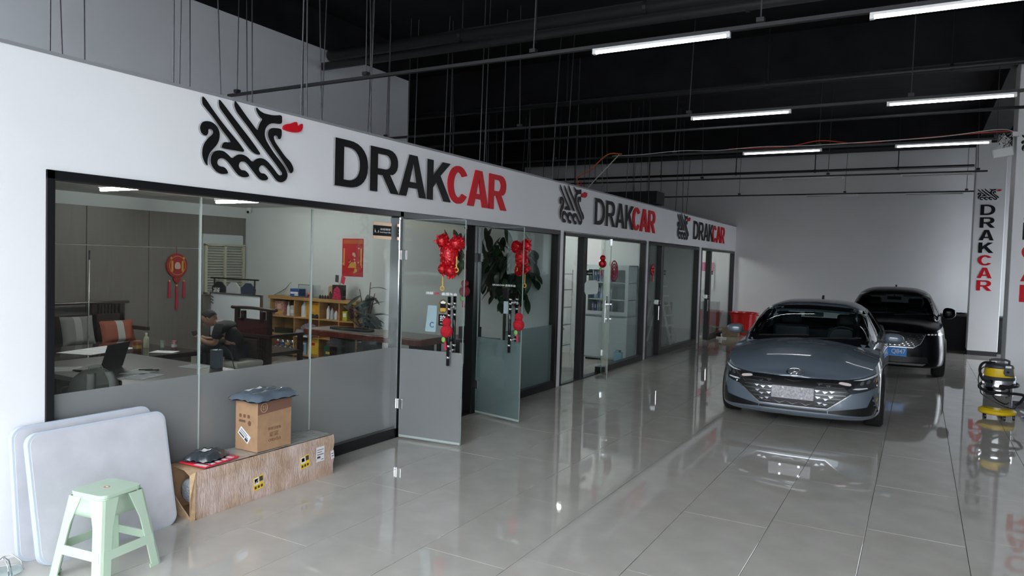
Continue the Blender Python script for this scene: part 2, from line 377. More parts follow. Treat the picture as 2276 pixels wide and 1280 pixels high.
# ---------------------------------------------------------------- signs
LOGO = {'f1': [(0.01, 0.539), (0.036, 0.523), (0.1, 0.454), (0.176, 0.382), (0.255, 0.315), (0.336, 0.25), (0.392, 0.193), (0.305, 0.192), (0.176, 0.192), (0.179, 0.215), (0.198, 0.241), (0.256, 0.244), (0.244, 0.265), (0.177, 0.324), (0.1, 0.403), (0.026, 0.464), (0.009, 0.48), (0.003, 0.516)], 'f2': [(0.149, 0.547), (0.189, 0.516), (0.253, 0.458), (0.333, 0.388), (0.417, 0.316), (0.485, 0.253), (0.541, 0.196), (0.503, 0.191), (0.46, 0.202), (0.418, 0.232), (0.335, 0.309), (0.254, 0.387), (0.175, 0.462), (0.153, 0.484), (0.144, 0.52)], 'body': [(0.286, 0.566), (0.323, 0.537), (0.38, 0.482), (0.448, 0.422), (0.502, 0.374), (0.511, 0.406), (0.524, 0.439), (0.549, 0.473), (0.523, 0.483), (0.497, 0.512), (0.483, 0.536), (0.49, 0.556), (0.522, 0.533), (0.565, 0.521), (0.617, 0.521), (0.662, 0.524), (0.706, 0.533), (0.729, 0.539), (0.746, 0.532), (0.746, 0.511), (0.747, 0.483), (0.735, 0.469), (0.708, 0.465), (0.672, 0.464), (0.628, 0.453), (0.597, 0.431), (0.576, 0.397), (0.573, 0.355), (0.587, 0.316), (0.623, 0.274), (0.677, 0.219), (0.751, 0.159), (0.799, 0.109), (0.817, 0.068), (0.801, 0.027), (0.755, 0.001), (0.709, 0.006), (0.682, 0.024), (0.636, 0.068), (0.591, 0.104), (0.565, 0.117), (0.539, 0.111), (0.522, 0.091), (0.524, 0.068), (0.544, 0.051), (0.575, 0.053), (0.597, 0.042), (0.619, 0.017), (0.593, 0.0), (0.558, -0.003), (0.524, 0.006), (0.498, 0.027), (0.455, 0.066), (0.404, 0.113), (0.371, 0.121), (0.343, 0.112), (0.331, 0.09), (0.335, 0.068), (0.356, 0.052), (0.389, 0.054), (0.414, 0.041), (0.432, 0.019), (0.414, 0.005), (0.373, -0.001), (0.332, 0.008), (0.3, 0.033), (0.243, 0.092), (0.204, 0.116), (0.173, 0.12), (0.147, 0.104), (0.139, 0.081), (0.147, 0.063), (0.17, 0.055), (0.197, 0.056), (0.221, 0.043), (0.239, 0.016), (0.221, 0.007), (0.183, 0.001), (0.137, 0.01), (0.099, 0.041), (0.082, 0.077), (0.086, 0.122), (0.112, 0.157), (0.149, 0.172), (0.195, 0.173), (0.231, 0.155), (0.27, 0.127), (0.294, 0.148), (0.329, 0.168), (0.37, 0.172), (0.411, 0.16), (0.458, 0.126), (0.487, 0.151), (0.529, 0.169), (0.572, 0.167), (0.608, 0.151), (0.662, 0.109), (0.712, 0.063), (0.735, 0.054), (0.755, 0.065), (0.753, 0.082), (0.725, 0.107), (0.679, 0.15), (0.589, 0.227), (0.501, 0.306), (0.415, 0.386), (0.332, 0.457), (0.3, 0.487), (0.281, 0.525)], 'jaw': [(0.659, 0.425), (0.709, 0.43), (0.741, 0.429), (0.746, 0.409), (0.745, 0.377), (0.736, 0.353), (0.72, 0.343), (0.706, 0.35), (0.701, 0.363), (0.683, 0.372), (0.665, 0.36), (0.666, 0.339), (0.684, 0.311), (0.731, 0.266), (0.787, 0.214), (0.844, 0.179), (0.873, 0.14), (0.877, 0.111), (0.856, 0.086), (0.837, 0.092), (0.817, 0.118), (0.77, 0.169), (0.713, 0.225), (0.658, 0.279), (0.613, 0.334), (0.603, 0.367), (0.611, 0.396), (0.633, 0.415)], 'tail': [(0.042, 0.366), (0.079, 0.369), (0.116, 0.358), (0.143, 0.335), (0.159, 0.299), (0.156, 0.253), (0.137, 0.212), (0.104, 0.175), (0.075, 0.142), (0.061, 0.105), (0.057, 0.073), (0.06, 0.045), (0.039, 0.058), (0.02, 0.09), (0.011, 0.124), (0.014, 0.168), (0.03, 0.208), (0.058, 0.244), (0.088, 0.271), (0.101, 0.289), (0.098, 0.308), (0.079, 0.317), (0.061, 0.311), (0.061, 0.282), (0.047, 0.261), (0.021, 0.262), (-0.001, 0.278), (-0.01, 0.308), (-0.001, 0.337), (0.016, 0.356)], 'flame': [(0.764, 0.433), (0.774, 0.466), (0.809, 0.483), (0.855, 0.495), (0.901, 0.518), (0.911, 0.507), (0.915, 0.484), (0.942, 0.495), (0.969, 0.516), (0.973, 0.488), (0.962, 0.457), (0.929, 0.435), (0.876, 0.426), (0.81, 0.427)]}
LN = {'f1': 'feather', 'f2': 'feather', 'body': 'neck_and_waves', 'jaw': 'jaw_strand', 'tail': 'tail', 'flame': 'flame'}
def logo(parent, fn, s=1.0, sx=1.0, d=.02):
    for k, p in LOGO.items():
        mb = MB(); mb.prism(chaikin([(u*s*sx, v*s) for u, v in p]), fn, .0, d)
        m = RED if k == 'flame' else BLKS
        o = mb.build(LN[k], [SIGNEDGE if k != 'flame' else RED, m], parent, world=True)
        for pl_ in o.data.polygons:
            if len(pl_.vertices) == 3: pl_.material_index = 1
def _arc(cx, cy, rx, ry, a0, a1, n=10, p=1.0):
    o = []
    for i in range(n+1):
        a = math.radians(a0+(a1-a0)*i/n); c, s_ = math.cos(a), math.sin(a)
        o.append((cx+rx*math.copysign(abs(c)**p, c), cy+ry*math.copysign(abs(s_)**p, s_)))
    return o
GLYPH = {
 'D': ([(0, 0), (.42, 0)]+_arc(.42, .5, .58, .5, -80, 80, 12, .9)+[(.42, 1), (0, 1)], [[(.26, .15), (.40, .15)]+_arc(.40, .5, .34, .35, -80, 80, 12, .9)+[(.40, .85), (.26, .85)]]),
 'R': ([(0, 0), (.26, 0), (.26, .39), (.42, .39), (.72, 0), (1.03, 0), (.69, .43)]+_arc(.60, .70, .38, .30, -62, 85, 8, .9)+[(.58, 1), (0, 1)], [[(.26, .53), (.52, .53)]+_arc(.54, .695, .17, .165, -80, 80, 8)+[(.52, .86), (.26, .86)]]),
 'A': ([(0, 0), (.27, 0), (.34, .21), (.66, .21), (.73, 0), (1, 0), (.65, 1), (.35, 1)], [[(.385, .35), (.615, .35), (.5, .80)]]),
 'K': ([(0, 0), (.26, 0), (.26, .31), (.38, .45), (.70, 0), (1.03, 0), (.56, .64), (.98, 1), (.64, 1), (.26, .63), (.26, 1), (0, 1)], []),
 'C': (_arc(.5, .5, .5, .5, 34, 326, 26)[::1]+_arc(.5, .5, .25, .34, 318, 42, 22), []),
}
def glyph_mb(ch, u0, u1, v0, v1, fn, d0, d1):
    from mathutils.geometry import tessellate_polygon
    out, holes = GLYPH[ch]; loops = [out]+holes
    loops = [[(u0+(u1-u0)*a, v0+(v1-v0)*b) for a, b in L] for L in loops]
    flat = [p for L in loops for p in L]; n = len(flat)
    tri = tessellate_polygon([[Vector((a, b, 0)) for a, b in L] for L in loops])
    vs = [fn(a, b, d0) for a, b in flat]+[fn(a, b, d1) for a, b in flat]
    fs = [tuple(t) for t in tri]+[tuple(i+n for i in t) for t in tri]; o = 0
    for L in loops:
        m = len(L); fs += [(o+i, o+(i+1) % m, o+(i+1) % m+n, o+i+n) for i in range(m)]; o += m
    return MB().add(vs, fs)
def letters(parent, word, fn_for, h, boxes, d=.02):
    for ch, (a, b, red) in zip(word, boxes):
        fn, v0 = fn_for
        o = glyph_mb(ch, a, b, v0, v0+h, fn, 0, d).build('letter_'+ch.lower(), [SIGNEDGE if not red else RED, RED if red else BLKS], parent, world=True)
        for p_ in o.data.polygons:
            if len(p_.vertices) == 3: p_.material_index = 1
SB = [(-.005, .43, 0), (.46, .88, 0), (.89, 1.34, 0), (1.35, 1.785, 0), (1.75, 2.15, 1), (2.15, 2.59, 1), (2.61, 3.01, 1)]
for k, (yl, yt, which) in enumerate(((3.37, 4.73, 'large dragon-ship logo and letters nearest the camera'), (9.25, 10.53, 'dragon-ship logo and letters over the second office'), (15.0, 16.25, 'dragon-ship logo and letters over the farthest offices'))):
    s = thing('wall_sign', which, 'sign', (0, yl, 2.4), group='signs on the partition fascia')
    logo(s, (lambda y: (lambda u, v, d: (.002+d, y+u, 2.40+v)))(yl))
    fn = (lambda y: (lambda u, v, d: (.002+d, y+u, v)))(yt)
    letters(s, 'DRAKCAR', (fn, 2.445), .42, SB)
for k, (x0, yf, which) in enumerate(((5.60, 19.25, 'vertical dragon-ship sign on the farther column'), (5.67, 11.95, 'vertical dragon-ship sign on the nearer column'))):
    s = thing('column_sign', which, 'sign', (x0, yf, 3.5), group='signs on the columns')
    logo(s, (lambda x, y: (lambda u, v, d: (x+u, y-.001-d, 3.50+v)))(x0, yf), .46, d=.006)
    for i, ch in enumerate('DRAKCAR'):
        z1 = 3.40-.283*i
        mb = glyph_mb(ch, x0+.07, x0+.35, z1-.235, z1, (lambda y: (lambda u, v, d: (u, y-.001-d, v)))(yf), 0, .006)
        mb.build('letter_'+ch.lower(), RED if i > 3 else BLKS, s, world=True)
# black office name plates with white characters
def plate(label, y0, y1, z0, z1, txt, x=-.048, gold=True):
    s = thing('name_plate', label, 'sign', (x, (y0+y1)/2, z0))
    MB().box(x, x+.006, y0, y1, z0, z1).build('plate', BLKS, s, world=True, bevel=.001)
    if gold:
        for a, b in ((z0-.03, z0-.002), (z1+.002, z1+.03)): MB().box(x, x+.006, y0, y1, a, b).build('gold_bar', mat('brass_gold', (.75, .5, .33), .35, .5), s, world=True)
    pk = MB(); w_ = y1-y0
    pk.box(x+.006, x+.0075, y0+w_*.07, y0+w_*.28, z0+.03, z1-.03)
    pk.build('pictogram_panel', mat('white_print', (.85, .85, .85), .5), s, world=True)
    hd = MB(); hd.prism([(y0+w_*.175+.03*math.cos(a*PI/6), (z0+z1)/2+.015+.022*math.sin(a*PI/6)) for a in range(12)], lambda u, v, d: (x+.0075+d, u, v), 0, .001)
    hd.box(x+.0075, x+.0085, y0+w_*.11, y0+w_*.24, z0+.032, z0+.055)
    hd.build('pictogram', BLKS, s, world=True)
    t = fit(text_mb(txt, 1, .01, .01), y0+w_*.36, y1-w_*.06, z0+.055, z1-.025, lambda u, v, d: (x+.006+d, u, v), 0, .001)
    t.build('characters', MATS['white_print'], s, world=True)
    t = fit(text_mb("General Manager's Office", 1, .01, 0), y0+w_*.34, y1-w_*.04, z0+.025, z0+.043, lambda u, v, d: (x+.006+d, u, v), 0, .001)
    t.build('small_print', MATS['white_print'], s, world=True)
    return s
plate('black manager office plate with white characters on the nearest glass', 5.33, 5.60, 2.03, 2.13, '总经理室')
# ---------------------------------------------------------------- cars
def crom(P, m, closed=False):
    P = np.asarray(P, float); n = len(P); out = []
    for i in range(n-1):
        p0 = P[i-1] if i > 0 else 2*P[0]-P[1]; p1 = P[i]; p2 = P[i+1]; p3 = P[i+2] if i+2 < n else 2*P[-1]-P[-2]
        for k in range(m):
            t = k/m; out.append(.5*((2*p1)+(-p0+p2)*t+(2*p0-5*p1+4*p2-p3)*t*t+(-p0+3*p1-3*p2+p3)*t**3))
    out.append(P[-1]); return np.array(out)
def inpoly(p, poly):
    x, y = p; c = False; n = len(poly)
    for i in range(n):
        x1, y1 = poly[i]; x2, y2 = poly[i-1]
        if (y1 > y) != (y2 > y) and x < (x2-x1)*(y-y1)/(y2-y1)+x1: c = not c
    return c
def mirror(p): return [(-x, z) for x, z in reversed(p)]
TYRE = mat('tyre_rubber', (.012, .012, .013), .75, bump=.3, bscale=60)
ALLOY = mat('alloy_wheel', (.45, .46, .48), .3, .9)
CARGLASS = glass_mat('car_glass', (.60, .68, .68), 1.0, .02)
FRIT = mat('black_glass_border', (.006, .006, .008), .08)
LENS = mat('headlight_lens', (.02, .022, .025), .06, coat=1)
LED = mat('headlight_reflector', (.62, .66, .72), .25, 0, coat=.5)
DCH = mat('satin_chrome', (.40, .41, .43), .22, 1)
AMBER = mat('indicator_lens', (.75, .62, .6), .2)
CABIN = mat('cabin_black', (.012, .012, .014), .6)
GRILLE = mat('grille_black', (.008, .008, .009), .3)
def project(poly, bvh, ax, off, dens=.05, sgn=1):
    """patch whose outline is given in the front (x,z) or side (y,z) view, laid on the car's surface"""
    bm = bmesh.new()
    vs = [bm.verts.new((u, 0, v)) for u, v in poly]; f = bm.faces.new(vs)
    bmesh.ops.triangulate(bm, faces=[f])
    for _ in range(6):
        es = [e for e in bm.edges if e.calc_length() > dens]
        if not es: break
        bmesh.ops.subdivide_edges(bm, edges=es, cuts=1); bmesh.ops.triangulate(bm, faces=[g for g in bm.faces if len(g.verts) > 3])
    last = None; dead = []
    for v in bm.verts:
        if ax == 'y': o = Vector((v.co.x, -1.0 if sgn > 0 else 8, v.co.z)); d = Vector((0, sgn, 0))
        elif ax == 'z': o = Vector((v.co.x, v.co.z, 4)); d = Vector((0, 0, -1))
        else: o = Vector((sgn*3, v.co.x, v.co.z)); d = Vector((-sgn, 0, 0))
        h = bvh.ray_cast(o, d)
        if h[0] is None: h = bvh.find_nearest(o+d*(1.2 if ax == 'y' else 2))
        v.co = h[0]-d*off
    mb = MB(); bm.verts.ensure_lookup_table()
    mb.add([v.co[:] for v in bm.verts], [tuple(v.index for v in g.verts) for g in bm.faces]); bm.free()
    return mb
def car(name, label, loc, rz, S, paint):
    c = thing(name, label, 'car', loc, rz)
    # ---- lower shell from plan outline and vertical profile
    plan = crom(S['plan'], 5); zs = crom([[z] for z in S['shoulder']], 5)[:, 0]; ins = crom([[z] for z in S['inset']], 5)[:, 0]
    T = crom(S['vert'], 3)      # (fraction of height, inset factor low, inset factor high)
    n = len(plan); tang = np.gradient(plan, axis=0); nor = np.stack([tang[:, 1], -tang[:, 0]], 1); nor /= np.linalg.norm(nor, axis=1)[:, None]+1e-9
    nor = -nor if (nor[n//2, 0] < 0) else nor
    nor[0] = (0, -1); nor[-1] = (0, 1)
    zb = S['zb']
    rows = []
    for tz, il, ih in T:
        r = []
        for i in range(n):
            k = il+ih*ins[i]
            x, y = plan[i]-nor[i]*k
            r.append((max(0, x), y, zb+(zs[i]-zb)*tz))
        rows.append(r)
    half = [[p for p in r] for r in rows]
    # deck points toward the centre line
    sh = rows[-1]; deck = []
    for k in (.93, .85, .75, .6, .45, .3, .15, 0):
        r = []
        for (x, y, z) in sh:
            cr = S['crown'](y); xc = S['crease'](y)
            u = x*k
            zz = z+cr*(1-k*k)
            if xc and y < S['cowl']:
                t = min(1, max(0, (xc-u)/.05)); zz += .013*t*t*(3-2*t)*min(1, max(0, (y-.1)/.2))
            r.append((u, y+(S['nosey'](y) if S.get('nosey') else 0)*(1-k), zz))
        deck.append(r)
    allr = half+deck
    floor_ = [(0, y, z) for (x, y, z) in rows[0]]
    allr = [floor_]+allr
    mb = MB()
    mb.grid(allr)
    m2 = [[(-x, y, z) for x, y, z in r] for r in allr]; mb.grid(m2)
    body = mb.build('body', paint, c, smooth=True)
    bm = bmesh.new(); bm.from_mesh(body.data); bmesh.ops.remove_doubles(bm, verts=bm.verts, dist=.0006)
    bmesh.ops.recalc_face_normals(bm, faces=bm.faces); bm.to_mesh(body.data)
    bvh_full = BVHTree.FromBMesh(bm); bm.free()
    # wheel arches
    cut = MB()
    for y in S['axles']:
        cut.cyl((-1.5, y, S['wr']+.0), (1.5, y, S['wr']), S['wr']+.055, n=28)
    cu = cut.build('cut', paint); cu.parent = None
    md = body.modifiers.new('arch', 'BOOLEAN'); md.object = cu; md.operation = 'DIFFERENCE'; md.solver = 'EXACT'
    cu.matrix_world = WM[c.name]
    dg = bpy.context.evaluated_depsgraph_get(); dg.update()
    me = bpy.data.meshes.new_from_object(body.evaluated_get(dg)); body.modifiers.clear()
    if len(me.polygons) > 200: body.data = me
    bpy.data.objects.remove(cu)
    bm = bmesh.new(); bm.from_mesh(body.data)
    x0, y0, y1 = S['well']          # open the deck under the cabin
    dl = [f for f in bm.faces if abs(f.calc_center_median().x) < x0 and y0 < f.calc_center_median().y < y1 and f.calc_center_median().z > .5 and abs(f.normal.z) > .5]
    bmesh.ops.delete(bm, geom=dl, context='FACES'); bm.to_mesh(body.data); bm.free()
    body.data.shade_smooth(); body.data.set_sharp_from_angle(angle=math.radians(34))
    # ---- greenhouse
    gs = crom(S['green'], 6)        # y, zbase, hbase, ztop, htop
    rows = []
    for y, zb_, hb, zt, ht in gs:
        dz = max(.004, zt-zb_); k = min(1, dz/.3)
        pr = [(hb, zb_-.03), (hb, zb_), (hb*.8+ht*.2, zb_+dz*.28), (hb*.35+ht*.65, zb_+dz*.72), (ht+.02*k, zb_+dz*.88), (ht-.07*k, zb_+dz*.975), (ht*.6, zt+.02*k), (0, zt+.034*k)]
        rows.append([(x, y, z) for x, z in crom(pr, 4)])
    rowsg = rows+[]
    mb = MB(); mb.grid(rows); mb.grid([[(-x, y, z) for x, y, z in r] for r in rows])
    gm = mb.build('cabin_shell', paint, c, smooth=True)
    bm = bmesh.new(); bm.from_mesh(gm.data); bmesh.ops.remove_doubles(bm, verts=bm.verts, dist=.0005); bmesh.ops.recalc_face_normals(bm, faces=bm.faces)
    gb = BVHTree.FromBMesh(bm)
    dl = []
    for f in bm.faces:
        q = f.calc_center_median(); nn = f.normal
        if q.y < S['roofmid'] and abs(nn.x) < .72 and nn.z < .93 and inpoly((q.x, q.z), S['ws']): dl.append(f)
        elif q.y > S['roofmid'] and abs(nn.x) < .72 and nn.z < .95 and inpoly((q.x, q.z), S['rw']): dl.append(f)
        elif abs(nn.x) > .5 and any(inpoly((q.y, q.z), w_) for w_ in S['sw']): dl.append(f)
    bmesh.ops.delete(bm, geom=dl, context='FACES'); bm.to_mesh(gm.data); bm.free(); gm.data.shade_smooth(); gm.data.set_sharp_from_angle(angle=math.radians(40))
    def grow(p, d):
        cx = sum(a for a, b in p)/len(p); cz = sum(b for a, b in p)/len(p)
        hx = max(abs(a-cx) for a, b in p); hz = max(abs(b-cz) for a, b in p)
        return [(cx+(a-cx)*(1+d/hx), cz+(b-cz)*(1+d/hz)) for a, b in p]
    def ring(p, d0, d1, nm, m, ax, sgn):
        A = grow(p, d0); B = grow(p, d1); N = len(p)
        for i in range(N):
            j = (i+1) % N
        mbr = MB()
        A2 = []; B2 = []
        for i in range(N):
            j = (i+1) % N
            for k in range(6):
                A2.append((A[i][0]+(A[j][0]-A[i][0])*k/6, A[i][1]+(A[j][1]-A[i][1])*k/6)); B2.append((B[i][0]+(B[j][0]-B[i][0])*k/6, B[i][1]+(B[j][1]-B[i][1])*k/6))
        def pr(u, v, off):
            o, d = (Vector((u, -1 if sgn > 0 else 8, v)), Vector((0, sgn, 0))) if ax == 'y' else (Vector((sgn*3, u, v)), Vector((-sgn, 0, 0)))
            h = gb.ray_cast(o, d)
            if h[0] is None: h = gb.find_nearest(o+d*2)
            return h[0]-d*off
        P = [[pr(u, v, .006) for u, v in A2]+[pr(*A2[0], .006)], [pr((u+a)/2, (v+b)/2, .007) for (u, v), (a, b) in zip(A2, B2)]+[pr((A2[0][0]+B2[0][0])/2, (A2[0][1]+B2[0][1])/2, .007)], [pr(u, v, .006) for u, v in B2]+[pr(*B2[0], .006)]]
        return mbr.grid([[tuple(q) for q in r] for r in P]).build(nm, m, c, smooth=True)
    g = project(grow(S['ws'], .012), gb, 'y', .003).build('windscreen', S.get('glass', CARGLASS), c, smooth=True)
    ring(S['ws'], -.035, .045, 'windscreen_border', FRIT, 'y', 1)
    project(grow(S['rw'], .012), gb, 'y', .003, sgn=-1).build('rear_window', S.get('glass', CARGLASS), c, smooth=True)
    for sg in (-1, 1):
        for w_ in S['sw']:
            project(grow(w_, .01), gb, 'x', .003, sgn=sg).build('side_window', S.get('glass', CARGLASS), c, smooth=True)
            ring(w_, -.012, .02, 'window_trim', FRIT, 'x', sg)
    # ---- cabin interior
    zi = S['belt']; yc = S['cowl']
    MB().box(-.70, .70, yc+.05, S['well'][2]-.02, .25, .30).build('cabin_floor', CABIN, c)
    d = MB(); d.box(-.70, .70, yc+.02, yc+.42, .55, zi-.06); d.build('dashboard', CABIN, c, bevel=.05, seg=3)
    for sx in (-.37, .37):
        s_ = MB(); s_.box(sx-.25, sx+.25, yc+.95, yc+1.45, .35, .55); s_.box(sx-.24, sx+.24, yc+1.35, yc+1.5, .5, zi+.08); s_.box(sx-.13, sx+.13, yc+1.38, yc+1.47, zi+.1, zi+.27)
        s_.build('seat', mat('seat_leather', (.03, .035, .045), .5), c, bevel=.04, seg=3)
        MB().box(sx-.22, sx+.22, S['visor'][0], S['visor'][0]+.012, S['visor'][1]-.05, S['visor'][1]).build('sun_visor', mat('pale_headlining', (.45, .48, .48), .8), c, bevel=.005)
    MB().box(-.62, .62, yc+2.1, yc+2.25, .4, zi+.02).build('rear_seat', MATS['seat_leather'], c, bevel=.04)
    sw = MB(); pts = [(.37+.18*math.cos(a*PI/10), yc+.55+.06*math.sin(a*PI/10), zi-.02+.17*math.sin(a*PI/10)) for a in range(20)]
    sw.tube(pts, .014, 8, closed=True); sw.box(.22, .52, yc+.52, yc+.56, zi-.05, zi+.0); sw.build('steering_wheel', CABIN, c, smooth=True)
    mr = MB(); mr.box(-.12, .12, S['visor'][0]-.05, S['visor'][0]-.03, S['visor'][1]-.11, S['visor'][1]-.05); mr.box(-.01, .01, S['visor'][0]-.04, S['visor'][0], S['visor'][1]-.05, S['visor'][1]+.02)
    mr.build('rear_view_mirror', CABIN, c, bevel=.008)
    # ---- wheels
    for y in S['axles']:
        for sx in (-1, 1):
            xo = S['track']; r = S['wr']
            wt = MB(); wt.lathe([(r*.66, -.10), (r*.9, -.105), (r*.985, -.085), (r, -.06), (r, .06), (r*.985, .085), (r*.9, .105), (r*.66, .10)], (sx*xo, y, r), 32, 'x')
            w_ = wt.build('wheel', TYRE, c, smooth=True, auto=50)
            tr = MB()
            for k in range(-2, 3): tr.lathe([(r-.004, k*.032-.004), (r+.002, k*.032-.004), (r+.002, k*.032+.004), (r-.004, k*.032+.004)], (sx*xo, y, r), 32, 'x')
            tr.build('tread_groove', mat('tyre_tread', (.03, .03, .032), .8), w_)
            al = MB(); al.lathe([(r*.67, sx*.02), (r*.67, sx*.1), (r*.60, sx*.1), (r*.58, sx*.05)], (sx*xo, y, r), 28, 'x')
            for k in range(10):
                a = 2*PI*k/10; dv = Vector((0, math.cos(a), math.sin(a))); tv = Vector((0, -math.sin(a), math.cos(a)))
                al.obox(Vector((sx*(xo+.07), y, r))+dv*r*.34, (sx*.012, 0, 0), dv*r*.30, tv*.016)
            al.lathe([(.001, sx*.09), (.05, sx*.09), (.06, sx*.06)], (sx*xo, y, r), 16, 'x')
            al.build('rim', ALLOY, w_)
    MB().box(-.6, .6, .3, S['L']-.4, S['zb']+.02, S['zb']+.05).build('underbody', CABIN, c)
    # ---- mirrors, wipers, aerial
    mx, my, mz, ml = S['mirror']
    for sx in (-1, 1):
        m_ = MB(); m_.sphere((0, 0, 0), 1, 20, 12)
        m_.v = [(sx*(mx+ml/2)+math.copysign(abs(a)**.75, a)*ml/2, my+math.copysign(abs(b)**.8, b)*.085, mz+math.copysign(abs(c_)**.75, c_)*S.get('mirh', .07)*(1-.18*sx*a)) for a, b, c_ in m_.v]
        o = m_.build('door_mirror', paint, c, smooth=True)
        MB().box(min(sx*(mx-.16), sx*(mx+.05)), max(sx*(mx-.16), sx*(mx+.05)), my-.02, my+.03, mz-.06, mz-.03).build('mirror_arm', CABIN, o)
    for x0_, x1_ in ((-.58, .02), (.02, .62)):
        P = []
        for k in range(7):
            u = x0_+(x1_-x0_)*k/6; v = S['wipz']+.035*(k/6)
            h = gb.ray_cast(Vector((u, -1, v)), Vector((0, 1, 0)))
            P.append(tuple(h[0]-Vector((0, .015, -.004))) if h[0] else (u, yc, v))
        MB().tube(P, .007, 6).build('wiper', CABIN, c)
    ay = S['fin']; h = gb.ray_cast(Vector((0, ay, 4)), Vector((0, 0, -1)))[0]
    f_ = MB(); f_.prism([(ay-.06, h.z-.005), (ay+.07, h.z-.005), (ay+.065, h.z+.055), (ay+.045, h.z+.06)], lambda u, v, d: (d, u, v), -.015, .015)
    f_.build('aerial_fin', CABIN, c, bevel=.006)
    return c, bvh_full, gb
def front(c, bvh, nm, poly, m, off=.005, both=False, parent=None, dens=.045):
    out = []
    for p in ([poly, mirror(poly)] if both else [poly]):
        out.append(project(p, bvh, 'y', off, dens).build(nm, m, parent or c, smooth=True, fix=False))
    return out
# sedan
PAINT1 = mat('steel_blue_paint', (.135, .17, .21), .25, .15, coat=1, spec=.5)
lerp = lambda y, pts: float(np.interp(y, [p[0] for p in pts], [p[1] for p in pts]))
SED = dict(L=4.67, zb=.165, well=(.74, 1.42, 4.0), belt=.93, cowl=1.22, roofmid=2.7, axles=(.90, 3.62), wr=.315, track=.80,
  plan=[(0, 0), (.25, .012), (.5, .055), (.68, .13), (.79, .26), (.855, .45), (.895, .75), (.91, 1.2), (.912, 1.9), (.912, 2.7), (.91, 3.4), (.895, 3.95), (.85, 4.35), (.7, 4.58), (.4, 4.66), (0, 4.67)],
  shoulder=[.60, .60, .605, .625, .665, .72, .785, .845, .895, .925, .945, .965, .975, .98, .98, .98],
  inset=[.09, .09, .085, .085, .075, .06, .055, .07, .075, .075, .075, .075, .07, .05, .05, .05],
  vert=[(0, .055, 0), (.06, .012, 0), (.2, .0, 0), (.45, .0, .05), (.7, .0, .28), (.88, .002, .6), (1, .004, 1.0)],
  crown=lambda y: lerp(y, [(0, .01), (.15, .03), (.4, .075), (.8, .10), (1.2, .105), (1.6, .06), (4.0, .04), (4.67, .02)]),
  crease=lambda y: lerp(y, [(.1, .45), (1.2, .70)]),
  green=[(1.02, .83, .60, .845, .57), (1.18, .855, .74, .95, .69), (1.45, .905, .79, 1.10, .66), (1.75, .91, .815, 1.235, .615), (2.02, .915, .825, 1.325, .58), (2.3, .92, .83, 1.362, .555), (2.7, .93, .835, 1.372, .55), (3.1, .94, .83, 1.355, .545), (3.45, .95, .81, 1.29, .545), (3.8, .96, .78, 1.17, .57), (4.1, .965, .73, 1.04, .60), (4.25, .965, .68, .98, .62)],
  ws=[(-.775, .93), (-.5, .945), (0, .955), (.5, .945), (.775, .93), (.735, 1.03), (.63, 1.255), (.595, 1.292), (.45, 1.313), (0, 1.328), (-.45, 1.313), (-.595, 1.292), (-.63, 1.255), (-.735, 1.03)],
  rw=[(-.6, 1.05), (.6, 1.05), (.5, 1.29), (-.5, 1.29)],
  sw=[[(1.62, .955), (2.55, .965), (2.55, 1.28), (2.25, 1.275), (2.0, 1.22)], [(2.64, .97), (3.55, 1.0), (3.62, 1.08), (3.2, 1.25), (2.64, 1.28)]],
  visor=(1.98, 1.30), mirror=(.865, 1.62, .985, .22), mirh=.065, wipz=.955, fin=3.15)
sedan, sb, sg = car('sedan_car', 'steel-blue four-door sedan parked nose to the camera', (3.36, 8.55, 0), math.radians(1.2), SED, PAINT1)
GR = [(-.45, .605), (0, .598), (.45, .605), (.585, .46), (.345, .283), (-.345, .283), (-.585, .46)]
front(sedan, sb, 'grille', GR, GRILLE, .004)
# dark side wings of the grille meet the lamps
HL = [(.45, .603), (.585, .462), (.72, .492), (.835, .53), (.862, .61), (.862, .70), (.80, .668), (.70, .635), (.58, .617)]
hls = front(sedan, sb, 'headlight', HL, LENS, .006, True)
for sx, h in zip((1, -1), hls):
    f = lambda p: p if sx > 0 else mirror(p)
    front(sedan, sb, 'running_light', f([(.60, .608), (.70, .627), (.80, .658), (.858, .688), (.858, .655), (.78, .632), (.70, .612)]), LED, .011, parent=h)
    front(sedan, sb, 'indicator_lamp', f(chaikin([(.455, .565), (.47, .59), (.575, .578), (.59, .56), (.57, .548)])), AMBER, .011, parent=h)
    front(sedan, sb, 'lower_reflector', f([(.60, .515), (.63, .528), (.74, .535), (.75, .525), (.66, .512)]), LED, .011, parent=h)
    for k in range(3): front(sedan, sb, 'lamp_element', f(chaikin([(.665+.06*k, .56+.012*k), (.705+.06*k, .565+.012*k), (.712+.06*k, .605+.014*k), (.68+.06*k, .598+.014*k)])), mat('lamp_projector', (.35, .36, .4), .1, .8), .011, parent=h)
